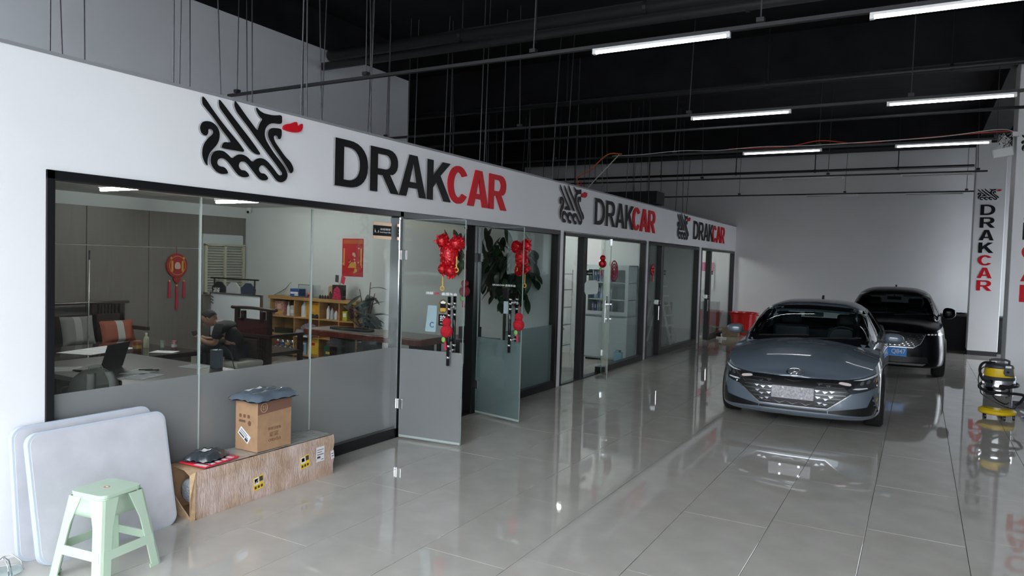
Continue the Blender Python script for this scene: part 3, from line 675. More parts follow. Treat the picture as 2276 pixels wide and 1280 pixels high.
# grille slats and bright shards
for j in range(7):
    z = .322+.04*j; hw = .345+(z-.283)/(.46-.283)*.24 if z < .46 else .585-(z-.46)/(.605-.46)*.135
    for sg_ in (-1, 1):
        a, b = (.235, hw-.02)
        if b-a < .05: continue
        front(sedan, sb, 'grille_slat', [(sg_*a, z-.012), (sg_*b, z-.004), (sg_*b, z+.004), (sg_*a, z-.002)] if sg_ > 0 else [(sg_*b, z+.004), (sg_*b, z-.004), (sg_*a, z-.012), (sg_*a, z-.002)], mat('grille_slat_grey', (.10, .105, .11), .25, .6), .008, dens=.12)
for sg_ in (-1, 1):
    for (x, z) in ((.27, .545), (.36, .535), (.25, .475), (.33, .465), (.40, .475), (.26, .405), (.34, .39), (.39, .42), (.28, .345), (.335, .335)):
        front(sedan, sb, 'chrome_shard', [(sg_*(x-.004), z-.016), (sg_*(x+.028), z+.006), (sg_*(x-.026), z+.008)][::sg_], DCH, .009, dens=.2)
for x in (-.14, 0, .14):
    front(sedan, sb, 'chrome_shard', [(x-.07, .335), (x, .303), (x+.07, .335), (x, .307)], DCH, .009, dens=.2)
front(sedan, sb, 'chrome_shard', [(-.13, .575), (0, .552), (.13, .575), (0, .562)], DCH, .009, dens=.2)
front(sedan, sb, 'grille_sill', [(-.35, .278), (.35, .278), (.355, .29), (-.355, .29)], DCH, .010)
front(sedan, sb, 'grille_edge', [(.345, .278), (.36, .278), (.60, .458), (.587, .463)], DCH, .010, True)
front(sedan, sb, 'lower_intake', [(-.36, .235), (.36, .235), (.36, .262), (-.36, .262)], GRILLE, .006)
front(sedan, sb, 'corner_vent', [(.37, .236), (.70, .222), (.868, .225), (.83, .33), (.800, .445), (.752, .325), (.37, .262)], GRILLE, .006, True)
front(sedan, sb, 'splitter_line', [(-.72, .205), (-.38, .196), (.38, .196), (.72, .205), (.72, .211), (.38, .203), (-.38, .203), (-.72, .211)], mat('bright_trim', (.3, .34, .4), .2, .8), .006)
p = MB(); p.prism(rrect(.44, .135, .008), lambda u, v, d: (u, -.028-d+(v-.437)*.12, v), 0, .006)
pp_ = p
lp = MB(); lp.prism(rrect(.445, .135, .008, 3, 0, .437), lambda u, v, d: (u, -.034-d+(v-.437)*.1, v), 0, .008)
lp.build('number_plate', mat('silver_film', (.40, .385, .41), .45, .0, var=.3, scale=60), sedan)
for x in (-.1, .1):
    for z in (.385, .49): MB().cyl((x, -.04, z), (x, -.05, z), .012, n=8).build('plate_bolt', CHROME, sedan)
# oval badge with a slanted H
e = MB(); cx, cz = 0, .648
def onhood(u, v, o=.012):
    h = sb.ray_cast(Vector((u, -1, v)), Vector((0, 1, 0)))[0]; return (u, h.y-o, v)
yb = onhood(0, .645)[1]
def badge(u, v): return (u, yb-.006+(v-.648)*1.1, v)
pts = [badge(.092*math.cos(a*PI/16), .648+.038*math.sin(a*PI/16)) for a in range(32)]
e.tube(pts, .0065, 8, closed=True)
for q in ([(-.045, .625), (-.028, .643), (-.012, .672)], [(.045, .671), (.028, .653), (.012, .624)], [(-.028, .643), (-.005, .652), (.028, .653)]):
    e.tube([badge(u, v) for u, v in q], .007, 6)
e.build('badge', CHROME, sedan, smooth=True)

# black SUV behind
PAINT2 = mat('black_car_paint', (.004, .004, .007), .2, 0, coat=0, spec=.22)
SUVS = dict(L=4.6, zb=.24, well=(.74, 1.36, 4.2), belt=1.04, cowl=1.15, roofmid=2.6, axles=(.9, 3.62), wr=.345, track=.82,
  plan=[(0, 0), (.3, .015), (.55, .06), (.72, .14), (.83, .27), (.89, .45), (.92, .75), (.93, 1.2), (.935, 1.9), (.935, 2.7), (.93, 3.4), (.92, 3.95), (.88, 4.35), (.74, 4.52), (.4, 4.59), (0, 4.6)],
  shoulder=[.80, .80, .805, .82, .845, .875, .91, .95, .99, 1.02, 1.04, 1.06, 1.07, 1.07, 1.07, 1.07],
  inset=[.08, .08, .08, .08, .07, .06, .055, .07, .075, .075, .075, .075, .07, .05, .05, .05],
  vert=[(0, .06, 0), (.06, .015, 0), (.2, .0, 0), (.45, .0, .05), (.7, .0, .28), (.88, .002, .6), (1, .004, 1.0)],
  crown=lambda y: lerp(y, [(0, .01), (.15, .03), (.4, .06), (.8, .075), (1.2, .08), (1.6, .05), (4.0, .04), (4.6, .02)]),
  crease=lambda y: lerp(y, [(.1, .45), (1.2, .70)]),
  green=[(.98, .92, .60, .935, .57), (1.12, .95, .76, 1.055, .70), (1.35, .995, .82, 1.20, .68), (1.6, 1.0, .84, 1.33, .65), (1.85, 1.005, .85, 1.435, .615), (2.15, 1.01, .855, 1.485, .595), (2.6, 1.03, .86, 1.497, .59), (3.1, 1.04, .855, 1.485, .585), (3.6, 1.05, .84, 1.43, .58), (4.0, 1.06, .82, 1.33, .58), (4.3, 1.065, .78, 1.18, .60), (4.45, 1.065, .72, 1.08, .62)],
  ws=[(-.76, 1.02), (-.5, 1.035), (0, 1.045), (.5, 1.035), (.76, 1.02), (.735, 1.12), (.655, 1.34), (.62, 1.40), (.45, 1.425), (0, 1.44), (-.45, 1.425), (-.62, 1.40), (-.655, 1.34), (-.735, 1.12)],
  rw=[(-.6, 1.15), (.6, 1.15), (.5, 1.4), (-.5, 1.4)],
  sw=[[(1.5, 1.06), (2.5, 1.075), (2.5, 1.4), (2.15, 1.39), (1.85, 1.31)], [(2.6, 1.08), (3.7, 1.11), (3.8, 1.2), (3.3, 1.36), (2.6, 1.4)]],
  visor=(1.78, 1.41), mirror=(.80, 1.42, 1.10, .21), mirh=.10, wipz=1.045, fin=3.3)
KX = .915
SUVS['glass'] = glass_mat('dark_car_glass', (.22, .25, .26), .8, .01)
SUVS['plan'] = [(x*KX, y) for x, y in SUVS['plan']]; SUVS['green'] = [(y, a, b*KX, z, t_*KX) for y, a, b, z, t_ in SUVS['green']]
for k_ in ('ws', 'rw'): SUVS[k_] = [(x*KX, z) for x, z in SUVS[k_]]
SUVS['track'] = .75; SUVS['zb'] = .21; SUVS['well'] = (.66, 1.36, 4.2)
suv, ub, ug = car('suv_car', 'glossy black SUV parked behind the sedan', (4.155, 13.85, 0), math.radians(.5), SUVS, PAINT2)
front(suv, ub, 'grille', [(-.52, .79), (0, .795), (.52, .79), (.44, .62), (.33, .555), (-.33, .555), (-.44, .62)], GRILLE, .005)
for j in range(7):
    z = .585+.029*j; hw = .36+.022*j
    n_ = 11
    for i in range(n_):
        x = -hw+2*hw*(i+.5*(j % 2))/(n_-1)
        if abs(x) > hw: continue
        front(suv, ub, 'grille_stud', [(x-.016, z), (x, z-.006), (x+.016, z), (x, z+.006)], mat('dark_chrome', (.38, .39, .42), .2, 1), .008, dens=.3)
front(suv, ub, 'grille_sill', [(-.34, .547), (.34, .547), (.345, .556), (-.345, .556)], MATS['dark_chrome'], .009)
front(suv, ub, 'grille_edge', [(.335, .545), (.348, .545), (.46, .62), (.535, .79), (.525, .79), (.447, .622)], MATS['dark_chrome'], .009, True)
uh = front(suv, ub, 'headlight', [(.50, .775), (.55, .755), (.79, .765), (.815, .80), (.77, .815), (.52, .79)], LENS, .006, True)
for sx, h in zip((1, -1), uh):
    for k in range(5):
        x = .55+.052*k; p = chaikin([(x, .772), (x+.036, .772), (x+.04, .79), (x+.006, .792)])
        front(suv, ub, 'lamp_element', p if sx > 0 else mirror(p), mat('lamp_silver', (.8, .82, .85), .1, .6, emit=(1, 1, 1), es=.12), .010, parent=h)
front(suv, ub, 'lower_intake', [(-.58, .30), (.58, .30), (.56, .40), (-.56, .40)], GRILLE, .006)
for z in (.33, .37): front(suv, ub, 'intake_bar', [(-.55, z), (.55, z), (.55, z+.012), (-.55, z+.012)], BLK, .010)
front(suv, ub, 'skid_plate', [(-.5, .25), (.5, .25), (.55, .285), (-.55, .285)], mat('grey_skid', (.18, .18, .18), .4), .008)
BLUEP = mat('blue_plate', (.03, .34, .95), .35)
lp = MB(); lp.prism(rrect(.44, .14, .01, 3, .035, .475), lambda u, v, d: (u, -.03-d, v), 0, .008); npl = lp.build('number_plate', BLUEP, suv)
t = fit(text_mb('Q847', 1, .01, .02), +.025, .24, .428, .522, lambda u, v, d: (u, -.0381-d, v), 0, .002); t.build('characters', mat('white_print', (.85, .85, .85), .5), npl)
fr_ = MB()
fr_.box(-.187, .257, -.042, -.036, .403, .409); fr_.box(-.187, .257, -.042, -.036, .541, .547); fr_.build('plate_rim', mat('pale_blue_rim', (.5, .65, .85), .4), npl)
# ---------------------------------------------------------------- things in front of the partition
TABLEW = mat('white_table_plastic', (.56, .56, .60), .45, var=.06, scale=6, bump=.05, bscale=25)
TABLEE = mat('pale_blue_table_edge', (.50, .55, .62), .4)
def board(label, x_foot, x_top, y0, y1, h, th):
    L = math.hypot(h, x_foot-x_top); w = y1-y0
    t = thing('folding_table', label, 'table', (x_foot, (y0+y1)/2, 0), group='folded tables leaning on the partition')
    up = Vector((x_top-x_foot, 0, h)).normalized(); n = Vector((up.z, 0, -up.x))
    fn = lambda u, v, d: tuple(Vector((x_foot, y0, 0))+Vector((0, 1, 0))*u+up*v+n*d)
    MB().prism(rrect(w, L, .07, 6, w/2, L/2), fn, -th, 0).build('top', [TABLEE], t, world=True, bevel=.006)
    MB().prism(rrect(w-.03, L-.03, .06, 6, w/2, L/2), fn, 0, .004).build('face', [TABLEW], t, world=True)
    s = MB()
    for v in (.1, L/2, L-.1): s.obox(fn(w/2, v, -th*.5-.008), (0, (w-.1)/2, 0), up*.02, n*.012)
    s.build('back_rib', TABLEE, t, world=True)
    return t
board('white folded table leaning on the partition behind the other one', .14, .05, 2.125, 2.985, .775, .035)
board('front white folded table with a scuffed face behind the green stool', .295, .135, 2.165, 3.03, .745, .045)

# green plastic stool
GREEN = mat('mint_green_plastic', (.47, .60, .47), .35, var=.04, scale=4)
st = thing('plastic_stool', 'mint green plastic stool in front of the folded table', 'stool', (.60, 2.36, 0), math.radians(8))
H = .47; a1 = .115; a0 = .185      # half width at seat and at floor
def half(z): return a0+(a1-a0)*z/H
MB().prism(rrect(.262, .262, .04, 5), XY(H-.014), 0, .020).build('seat', GREEN, st, bevel=.008, seg=3)
ap = MB()
P = []
for z, e in ((H-.010, .010), (H-.03, .011), (H-.032, .009), (H-.085, .009), (H-.118, .0085)):
    w_ = half(z)*2+e*2; P.append([(u, v, z) for u, v in rrect(w_, w_, .04, 4)]+[(rrect(w_, w_, .04, 4)[0][0], rrect(w_, w_, .04, 4)[0][1], z)])
ap.grid(P); ap.build('apron', GREEN, st, smooth=True, solid=.006)
for sx in (-1, 1):
    for sy in (-1, 1):
        lg = MB(); rows = []
        for z in (0, .02, .021, .15, .3, H-.02):
            h = half(z)+.0165; wd = .066+.010*(z < .021)+.035*max(0, (z-.25)/.2)**2
            prof = [(h-wd, h), (h-.02, h), (h-.005, h-.005), (h, h-.02), (h, h-wd)]
            rows.append([(sx*x, sy*y, z) for x, y in prof])
        lg.grid(rows); lg.build('leg', GREEN, st, smooth=False, solid=.008)
for k in range(4):
    M_ = Matrix.Rotation(k*PI/2, 4, 'Z'); s = MB(); z0, z1 = .135, .185
    s.add([(-half(z0), -half(z0)-.010, z0), (half(z0), -half(z0)-.010, z0), (half(z1), -half(z1)-.010, z1), (-half(z1), -half(z1)-.010, z1)], [(0, 1, 2, 3)])
    s.xf(M_); s.build('stretcher', GREEN, st, solid=.008)
MB().prism([(.017*math.cos(a*PI/8), .017*math.sin(a*PI/8)) for a in range(16)], XY(H+.006), 0, .001).build('sticker', mat('sticker_red', (.55, .18, .1), .4), st)
MB().prism([(.010*math.cos(a*PI/8)+.002, .006*math.sin(a*PI/8)) for a in range(16)], XY(H+.007), 0, .001).build('sticker_mark', MATS['white_print'], st)

# wire dish at the very left corner
ds = thing('glass_dish', 'small clear glass dish with a wire handle by the wall', 'dish', (.20, 2.02, 0))
MB().lathe([(.001, .004), (.075, .006), (.09, .012), (.092, .016), (.085, .012), (.001, .01)], n=24).build('plate', glass_mat('dish_glass', (.85, .9, .9), 1.5, .08), ds, smooth=True)
wr = MB()
for a in (0, 2.1, 4.2): wr.tube([(.06*math.cos(a), .06*math.sin(a), .012), (.045*math.cos(a), .045*math.sin(a), .06), (0, 0, .10)], .0035, 6)
wr.tube([(0, 0, .10), (.03, .03, .11), (.06, .06, .07), (.07, .07, .02)], .0035, 6)
wr.build('wire_handle', CHROME, ds, smooth=True)

# long carton wrapped in stretch film
CARD = mat('brown_cardboard', (.40, .24, .135), .75, var=.08, scale=14, bump=.05, bscale=80)
CARDL = mat('pale_cardboard_edge', (.50, .34, .20), .8, var=.1, scale=30)
WRAP = bpy.data.materials.new('stretch_film'); WRAP.use_nodes = True; MATS['stretch_film'] = WRAP
nt = WRAP.node_tree; b_ = nt.nodes['Principled BSDF']; b_.inputs['Roughness'].default_value = .3; b_.inputs['Coat Weight'].default_value = 1.0; b_.inputs['Coat Roughness'].default_value = .1
tc = nt.nodes.new('ShaderNodeTexCoord'); mp = nt.nodes.new('ShaderNodeMapping'); mp.inputs['Scale'].default_value = (1, 60, 9); mp.inputs['Rotation'].default_value = (.12, 0, 0)
n1 = nt.nodes.new('ShaderNodeTexNoise'); n1.inputs['Scale'].default_value = 1.3; n1.inputs['Detail'].default_value = 8; n1.inputs['Distortion'].default_value = 1.4
rp = nt.nodes.new('ShaderNodeValToRGB'); rp.color_ramp.elements[0].color = (.56, .44, .37, 1); rp.color_ramp.elements[1].color = (.76, .66, .60, 1); rp.color_ramp.elements[0].position = .42; rp.color_ramp.elements[1].position = .66
bp = nt.nodes.new('ShaderNodeBump'); bp.inputs['Strength'].default_value = .5; bp.inputs['Distance'].default_value = .02
nt.links.new(tc.outputs['Object'], mp.inputs[0]); nt.links.new(mp.outputs[0], n1.inputs[0]); nt.links.new(n1.outputs[0], rp.inputs[0]); nt.links.new(rp.outputs[0], b_.inputs['Base Color'])
n3 = nt.nodes.new('ShaderNodeTexNoise'); n3.inputs['Scale'].default_value = 5; n3.inputs['Detail'].default_value = 3; nt.links.new(tc.outputs['Object'], n3.inputs[0])
rp2 = nt.nodes.new('ShaderNodeValToRGB'); rp2.color_ramp.elements[0].color = (.80, .66, .54, 1); rp2.color_ramp.elements[1].color = (1, .93, .94, 1); rp2.color_ramp.elements[0].position = .4; rp2.color_ramp.elements[1].position = .62
mxc = nt.nodes.new('ShaderNodeMixRGB'); mxc.blend_type = 'MULTIPLY'; mxc.inputs[0].default_value = 1
nt.links.new(n3.outputs[0], rp2.inputs[0]); nt.links.new(rp.outputs[0], mxc.inputs[1]); nt.links.new(rp2.outputs[0], mxc.inputs[2]); nt.links.new(mxc.outputs[0], b_.inputs['Base Color'])
nt.links.new(n1.outputs[0], bp.inputs['Height']); nt.links.new(bp.outputs[0], b_.inputs['Normal']); nt.links.new(bp.outputs[0], b_.inputs['Coat Normal'])
BX0, BX1, BY0, BY1, BH = .045, .345, 3.12, 4.42, .33
bx = thing('long_carton', 'long cardboard carton wrapped in stretch film, torn open at one end', 'box', ((BX0+BX1)/2, (BY0+BY1)/2, 0))
for nm, g in (('front_panel', (BX1-.006, BX1, BY0, BY1, 0, BH)), ('back_panel', (BX0, BX0+.006, BY0, BY1, 0, BH)), ('top_panel', (BX0, BX1, BY0+.06, BY1, BH-.006, BH)), ('bottom_panel', (BX0, BX1, BY0, BY1, 0, .006)), ('end_panel', (BX0, BX1, BY1-.006, BY1, 0, BH))):
    MB().box(*g).build(nm, CARD if nm != 'front_panel' else WRAP, bx, world=True)
    if nm == 'front_panel':
        rows = []
        rng = random.Random(4)
        for j in range(9):
            rows.append([(BX1+.003+rng.uniform(0, .010)*(0 < j < 8), BY0+.01+(BY1-BY0)*i/40, BH*j/8) for i in range(41)])
        MB().grid(rows).build('film_wrinkles', WRAP, bx, world=True, smooth=True)
rows = [[(BX0+(BX1-BX0)*i/8, BY0+.1+(BY1-BY0-.1)*j/30, BH+.002+random.uniform(0, .006)) for i in range(9)] for j in range(31)]
MB().grid(rows).build('top_film', mat('grey_film', (.42, .41, .38), .18, coat=.6, bump=.5, bscale=30), bx, world=True, smooth=True)
rag = MB()
rag.add([(BX1+.001, BY0, 0), (BX1+.001, BY0, BH), (BX1-.02, BY0-.03, BH-.02), (BX1+.004, BY0-.045, .15), (BX1-.005, BY0-.035, 0)], [(0, 1, 2, 3, 4)])
rag.build('torn_flap', CARDL, bx, world=True, solid=.005)
rag = MB(); rag.add([(BX0, BY0, .20), (BX0+.10, BY0-.03, .16), (BX0+.19, BY0-.02, .07), (BX1-.03, BY0-.012, 0), (BX0+.02, BY0, 0)], [(0, 1, 2, 3, 4)]); rag.build('torn_flap', CARDL, bx, world=True, solid=.006)
rag = MB(); rag.add([(BX0, BY0+.06, BH), (BX1, BY0+.06, BH), (BX1-.02, BY0-.03, BH-.02), (BX0+.18, BY0+.0, BH-.005), (BX0+.05, BY0+.01, BH)], [(0, 1, 2, 3, 4)]); rag.build('torn_flap', CARDL, bx, world=True, solid=.005)
bw = MB(); bw.lathe([(.001, -.12), (.07, -.12), (.085, -.1), (.085, .2), (.07, .22), (.001, .22)], ((BX0+BX1)/2+.01, BY0+.16, .16), 18, 'y')
bw.build('bubble_wrapped_roll', mat('bubble_wrap', (.40, .43, .47), .15, coat=.8, bump=1, bscale=70), bx, world=True, smooth=True)
def label_on(parent, nm, y0, y1, z0, z1, x, base, marks, rot=0):
    cy_, cz_ = (y0+y1)/2, (z0+z1)/2; cr, sr = math.cos(rot), math.sin(rot)
    fn = lambda u, v, d: (x+d, cy_+(u-cy_)*cr-(v-cz_)*sr, cz_+(u-cy_)*sr+(v-cz_)*cr)
    o = MB().prism([(y0, z0), (y1, z0), (y1, z1), (y0, z1)], fn, 0, .0012).build(nm, base, parent, world=True)
    for (a, b, c_, d_, m) in marks:
        MB().prism([(y0+(y1-y0)*a, z0+(z1-z0)*c_), (y0+(y1-y0)*b, z0+(z1-z0)*c_), (y0+(y1-y0)*b, z0+(z1-z0)*d_), (y0+(y1-y0)*a, z0+(z1-z0)*d_)], fn, .0012, .0018).build('print', m, o, world=True)
    return o
YEL = mat('yellow_label', (.85, .55, .02), .4); WLAB = mat('white_label', (.80, .80, .82), .5); INK = mat('print_ink', (.05, .05, .06), .6)
for y, z in ((3.60, .075), (4.06, .125)):
    label_on(bx, 'warning_label', y, y+.095, z, z+.10, BX1+.010, YEL, [(.06, .55, .42, .94, WLAB), (.14, .46, .55, .85, INK), (.60, .94, .55, .92, INK), (.08, .28, .1, .3, INK), (.38, .58, .1, .3, INK), (.68, .88, .1, .3, INK)], .12)
label_on(bx, 'shipping_label', 4.23, 4.32, .14, .26, BX1+.010, WLAB, [(.1, .9, .78, .82, INK), (.1, .7, .62, .66, INK), (.1, .9, .45, .5, INK), (.1, .5, .22, .36, INK), (.6, .9, .1, .14, INK)])
label_on(bx, 'shipping_label', 4.395, 4.43, .13, .20, BX1+.012, WLAB, [(.2, .8, .6, .7, INK), (.2, .8, .3, .4, INK)], .15)

# upright carton with upside-down print
CB = (.085, .325, 3.655, 3.985); CZ = BH+.009; CT = CZ+.375
cb = thing('moving_carton', 'brown upright carton with upside-down printing standing on the long carton', 'box', ((CB[0]+CB[1])/2, (CB[2]+CB[3])/2, CZ), 0)
bxm = MB().box(CB[0], CB[1], CB[2], CB[3], CZ, CT); bxm.build('carton_body', CARD, cb, world=True, bevel=.003)
cx1 = CB[1]+.0008; cyf = CB[2]-.0008
BAND = mat('printed_band', (.20, .10, .07), .7)
PR = mat('brown_print', (.17, .09, .05), .7)
MB().prism([(CB[2]+.001, CT-.095), (CB[3]-.001, CT-.08), (CB[3]-.001, CT-.003), (CB[2]+.001, CT-.003)], YZ(cx1), 0, .0006).build('printed_band', BAND, cb, world=True)
tape = MB().box(CB[0]-.001, CB[1]+.0015, CB[2]+.13, CB[2]+.18, CT, CT+.001); tape.build('tape', mat('clear_tape', (.5, .36, .22), .15), cb, world=True)
cir = [(CB[2]+.06+.030*math.cos(a*PI/12), CT-.045+.034*math.sin(a*PI/12)) for a in range(24)]
rg = MB(); rg.tube([(cx1+.001, u, v) for u, v in cir], .002, 4, closed=True); rg.build('stamp_ring', CARDL, cb, world=True)
def rtext(txt, u0, u1, v0, v1, fn, m, nm='printing', parent=cb):
    t = fit(text_mb(txt, 1, .01, .0), u0, u1, v0, v1, fn, 0, .0006); return t.build(nm, m, parent, world=True)
def flip(fnc, uc, vc): return lambda u, v, d: fnc(2*uc-u, 2*vc-v, d)
f1_ = YZ(cx1+.0006)
rtext('12', CB[2]+.045, CB[2]+.075, CT-.062, CT-.03, flip(f1_, CB[2]+.06, CT-.046), CARDL)
f2_ = flip(YZ(cx1), CB[2]+.165, CZ+.07)
rtext('sipiao', CB[2]+.105, CB[2]+.225, CZ+.055, CZ+.092, flip(YZ(cx1), CB[2]+.165, CZ+.0735), PR)
rtext('思漂', CB[2]+.115, CB[2]+.20, CZ+.10, CZ+.135, flip(YZ(cx1), CB[2]+.1575, CZ+.1175), PR)
rtext('智能扫振器', CB[2]+.10, CB[2]+.225, CZ+.15, CZ+.172, flip(YZ(cx1), CB[2]+.1625, CZ+.161), PR)
fx = lambda u, v, d: (u, cyf-d, v)
for i in range(3): MB().prism(rrect(.026, .026, .006, 3, CB[0]+.055+.045*i, CT-.115), fx, 0, .0006).build('care_symbol', PR, cb, world=True)
MB().prism(rrect(.07, .018, .002, 2, CB[0]+.075, CT-.155), fx, 0, .0006).build('barcode_print', PR, cb, world=True)
MB().prism([(CB[0]+.155+.018*math.cos(a*PI/10), CT-.165+.02*math.sin(a*PI/10)) for a in range(20)], fx, 0, .0006).build('round_symbol', PR, cb, world=True)
cr, sr = math.cos(-.6), math.sin(-.6)
fl_ = lambda u, v, d: (CB[0]+.10+u*cr-v*sr, cyf-d, CZ+.115+u*sr+v*cr)
MB().prism([(-.065, -.032), (.065, -.032), (.065, .032), (-.065, .032)], fl_, 0, .0012).build('shipping_label', WLAB, cb, world=True)
for a, b, c_, d_ in ((-.055, .03, .015, .02), (-.055, .05, .0, .005), (-.055, .01, -.022, -.01), (.02, .055, -.025, -.005)):
    MB().prism([(a, c_), (b, c_), (b, d_), (a, d_)], fl_, .0012, .0018).build('label_print', INK, cb, world=True)

# soft mailing bags
def bag(name, label, c, rx, ry, h, rz, m, seed, lab=None, cat='parcel'):
    t = thing(name, label, cat, c, rz)
    rng = np.random.RandomState(seed); N, Mm = 26, 22; top = []; bot = []
    ph = rng.rand(8)*6
    for i in range(N):
        u = -1+2*i/(N-1); rt = []; rb_ = []
        for j in range(Mm):
            v = -1+2*j/(Mm-1)
            e = (1-abs(u)**4)*(1-abs(v)**4)
            w1 = .16*math.sin(5*u+3*v+ph[0])+.12*math.sin(9*v-4*u+ph[1])+.1*math.sin(13*u+ph[2])+.08*math.sin(17*v+7*u+ph[3])
            x = u*rx*(1+.05*math.sin(4*v+ph[4])); y = v*ry*(1+.06*math.sin(5*u+ph[5]))
            rt.append((x, y, .004+h*(e**.5)*(.88+w1*.4)+.010*(1-e)*abs(math.sin(6*(u+v)+ph[6])))); rb_.append((x, y, .0025*(1-e)))
        top.append(rt); bot.append(rb_)
    b = MB(); b.grid(top); b.grid(bot); o = b.build('bag_body', m, t, smooth=True)
    if lab:
        u0, u1, v0, v1 = lab; T = np.array(top)
        rows = [[tuple(T[i][j]+np.array([0, 0, .004])) for j in range(int(v0*Mm), int(v1*Mm))] for i in range(int(u0*N), int(u1*N))]
        MB().grid(rows).build('address_label', WLAB, t, smooth=True)
    return t
GREYBAG = mat('grey_mailing_film', (.115, .145, .18), .22, coat=.5, bump=.25, bscale=18)
DARKBAG = mat('charcoal_mailing_film', (.045, .052, .062), .25, coat=.4, bump=.25, bscale=18)
bag('mailing_bag', 'large grey-blue mailing bag lying on the upright carton', ((CB[0]+CB[1])/2+.005, 3.825, CT+.002), .15, .215, .07, .05, GREYBAG, 3, (.25, .40, .2, .55))
bag('mailing_bag', 'small charcoal mailing bag with a white label on the red striped bag', (.19, 3.33, BH+.0225), .105, .125, .062, .3, DARKBAG, 8, (.35, .65, .3, .6))
REDB = mat('red_bag_film', (.75, .03, .06), .3, coat=.4)
rb_ = thing('striped_bag', 'red and white striped bag under the charcoal mailing bag', 'bag', (.2, 3.34, BH+.008), .15)
MB().prism([(-.13, -.15), (.13, -.17), (.135, .15), (-.12, .17)], XY(0), 0, .012).build('bag_sheet', REDB, rb_, bevel=.004)
for k in range(5):
    MB().prism([(.02+.0*k, -.165+.06*k), (.128, -.165+.06*k), (.128, -.135+.06*k), (.03, -.135+.06*k)], XY(.012), 0, .0015).build('white_stripe', WLAB, rb_)
MB().prism([(-.12, .06), (-.17, .08), (-.16, .12), (-.11, .12)], XY(.004), 0, .02).build('bag_handle', REDB, rb_, bevel=.004)

# wet-and-dry vacuum cleaner
YELP = mat('yellow_plastic', (.78, .52, .01), .35); DKG = mat('dark_grey_plastic', (.045, .05, .055), .45)
v = thing('vacuum_cleaner', 'yellow and steel drum vacuum cleaner in front of the near column', 'vacuum cleaner', (5.48, 10.98, 0))
MB().lathe([(.001, .06), (.19, .06), (.205, .075), (.205, .105), (.185, .12), (.17, .13), (.001, .13)], n=28).build('wheel_base', YELP, v, smooth=True, auto=40)
dr = MB(); dr.lathe([(.001, .125), (.15, .125), (.158, .135), (.158, .30), (.161, .305), (.158, .31), (.158, .40), (.161, .405), (.158, .41), (.158, .505), (.001, .505)], n=32)
dr.build('drum', mat('polished_steel', (.62, .62, .63), .12, 1), v, smooth=True, auto=40)
MB().lathe([(.158, .495), (.172, .50), (.175, .53), (.165, .54), (.001, .54)], n=28).build('drum_rim', DKG, v, smooth=True, auto=40)
MB().lathe([(.165, .54), (.168, .56), (.155, .645), (.001, .645)], n=28).build('motor_head', YELP, v, smooth=True, auto=40)
MB().lathe([(.155, .645), (.158, .655), (.145, .685), (.10, .70), (.001, .70)], n=28).build('head_cap', DKG, v, smooth=True, auto=40)
sw_ = MB(); sw_.prism([(-.05, .56), (.075, .56), (.055, .70), (-.02, .70)], lambda u, w, d: (u+.07, -.13-d, w), 0, .03); sp = sw_.build('switch_panel', DKG, v, bevel=.006)
MB().box(.065, .09, -.168, -.158, .60, .625).build('switch', BLKS, sp); MB().box(.05, .11, -.166, -.158, .665, .69).build('badge', MATS['white_print'], sp)
hn = MB(); hn.tube([(-.10, 0, .69), (-.10, 0, .735), (-.06, 0, .75), (.06, 0, .75), (.10, 0, .735), (.10, 0, .69)], .014, 8); hn.build('carry_handle', DKG, v, smooth=True)
hs = [(.03, -.19, .42)]
for k in range(15):
    a = -PI/2+2*PI*.92*k/14; hs.append((.205*math.cos(a)+.0, .205*math.sin(a), .47-.10*k/14+.03*math.sin(a*1)))
hs += [(.24, -.10, .34), (.23, -.15, .26), (.17, -.19, .22)]
cr_ = crom([list(p) for p in hs], 4)
MB().tube([tuple(p) for p in cr_], .019, 8).build('hose', mat('black_hose', (.015, .015, .016), .45, bump=1, bscale=140), v, smooth=True)
cdp = crom([(-.10, -.14, .66), (-.19, -.13, .64), (-.225, -.1, .50), (-.20, -.12, .36), (-.17, -.16, .30), (.02, -.19, .20), (.15, -.15, .16), (.19, -.1, .18)], 6)
MB().tube([tuple(p) for p in cdp], .007, 6).build('power_cord', BLK, v, smooth=True)
cdp = crom([(-.05, .0, .70), (-.17, -.05, .70), (-.215, -.10, .62), (-.18, -.14, .50), (-.1, -.17, .47)], 6)
MB().tube([tuple(p) for p in cdp], .016, 8).build('suction_hose', MATS['black_hose'], v, smooth=True)
ho = MB(); ho.cyl((.03, -.15, .42), (.03, -.2, .42), .035, n=14); ho.build('hose_inlet', BLK, v, smooth=True)
for x in (-.168, .168): MB().box(x-.012, x+.012, -.03, .03, .43, .56).build('clamp', CHROME, v, bevel=.003)
for a in (-2.4, -1.2, -.3, 1.2, 2.4):
    x, y = .18*math.cos(a), .18*math.sin(a)
    ca = MB(); ca.lathe([(.001, -.012), (.028, -.012), (.03, -.008), (.03, .008), (.028, .012), (.001, .012)], (x, y, .03), 14, 'x'); ca.cyl((x, y, .04), (x, y, .07), .012, n=8)
    ca.build('caster', BLK, v)
jm = thing('cable_bundle', 'tangled blue and white cable bundle beside the vacuum cleaner', 'cable', (5.86, 11.2, .0))
for cc, nm in (((.05, .12, .5), 'blue_cable'), ((.8, .8, .8), 'white_cable')):
    rng = random.Random(len(nm)); P = crom([(rng.uniform(-.1, .1), rng.uniform(-.1, .1), .012+rng.uniform(0, .06)) for _ in range(12)], 5)
    MB().tube([tuple(p) for p in P], .009, 6).build(nm, mat(nm, cc, .4), jm, smooth=True)

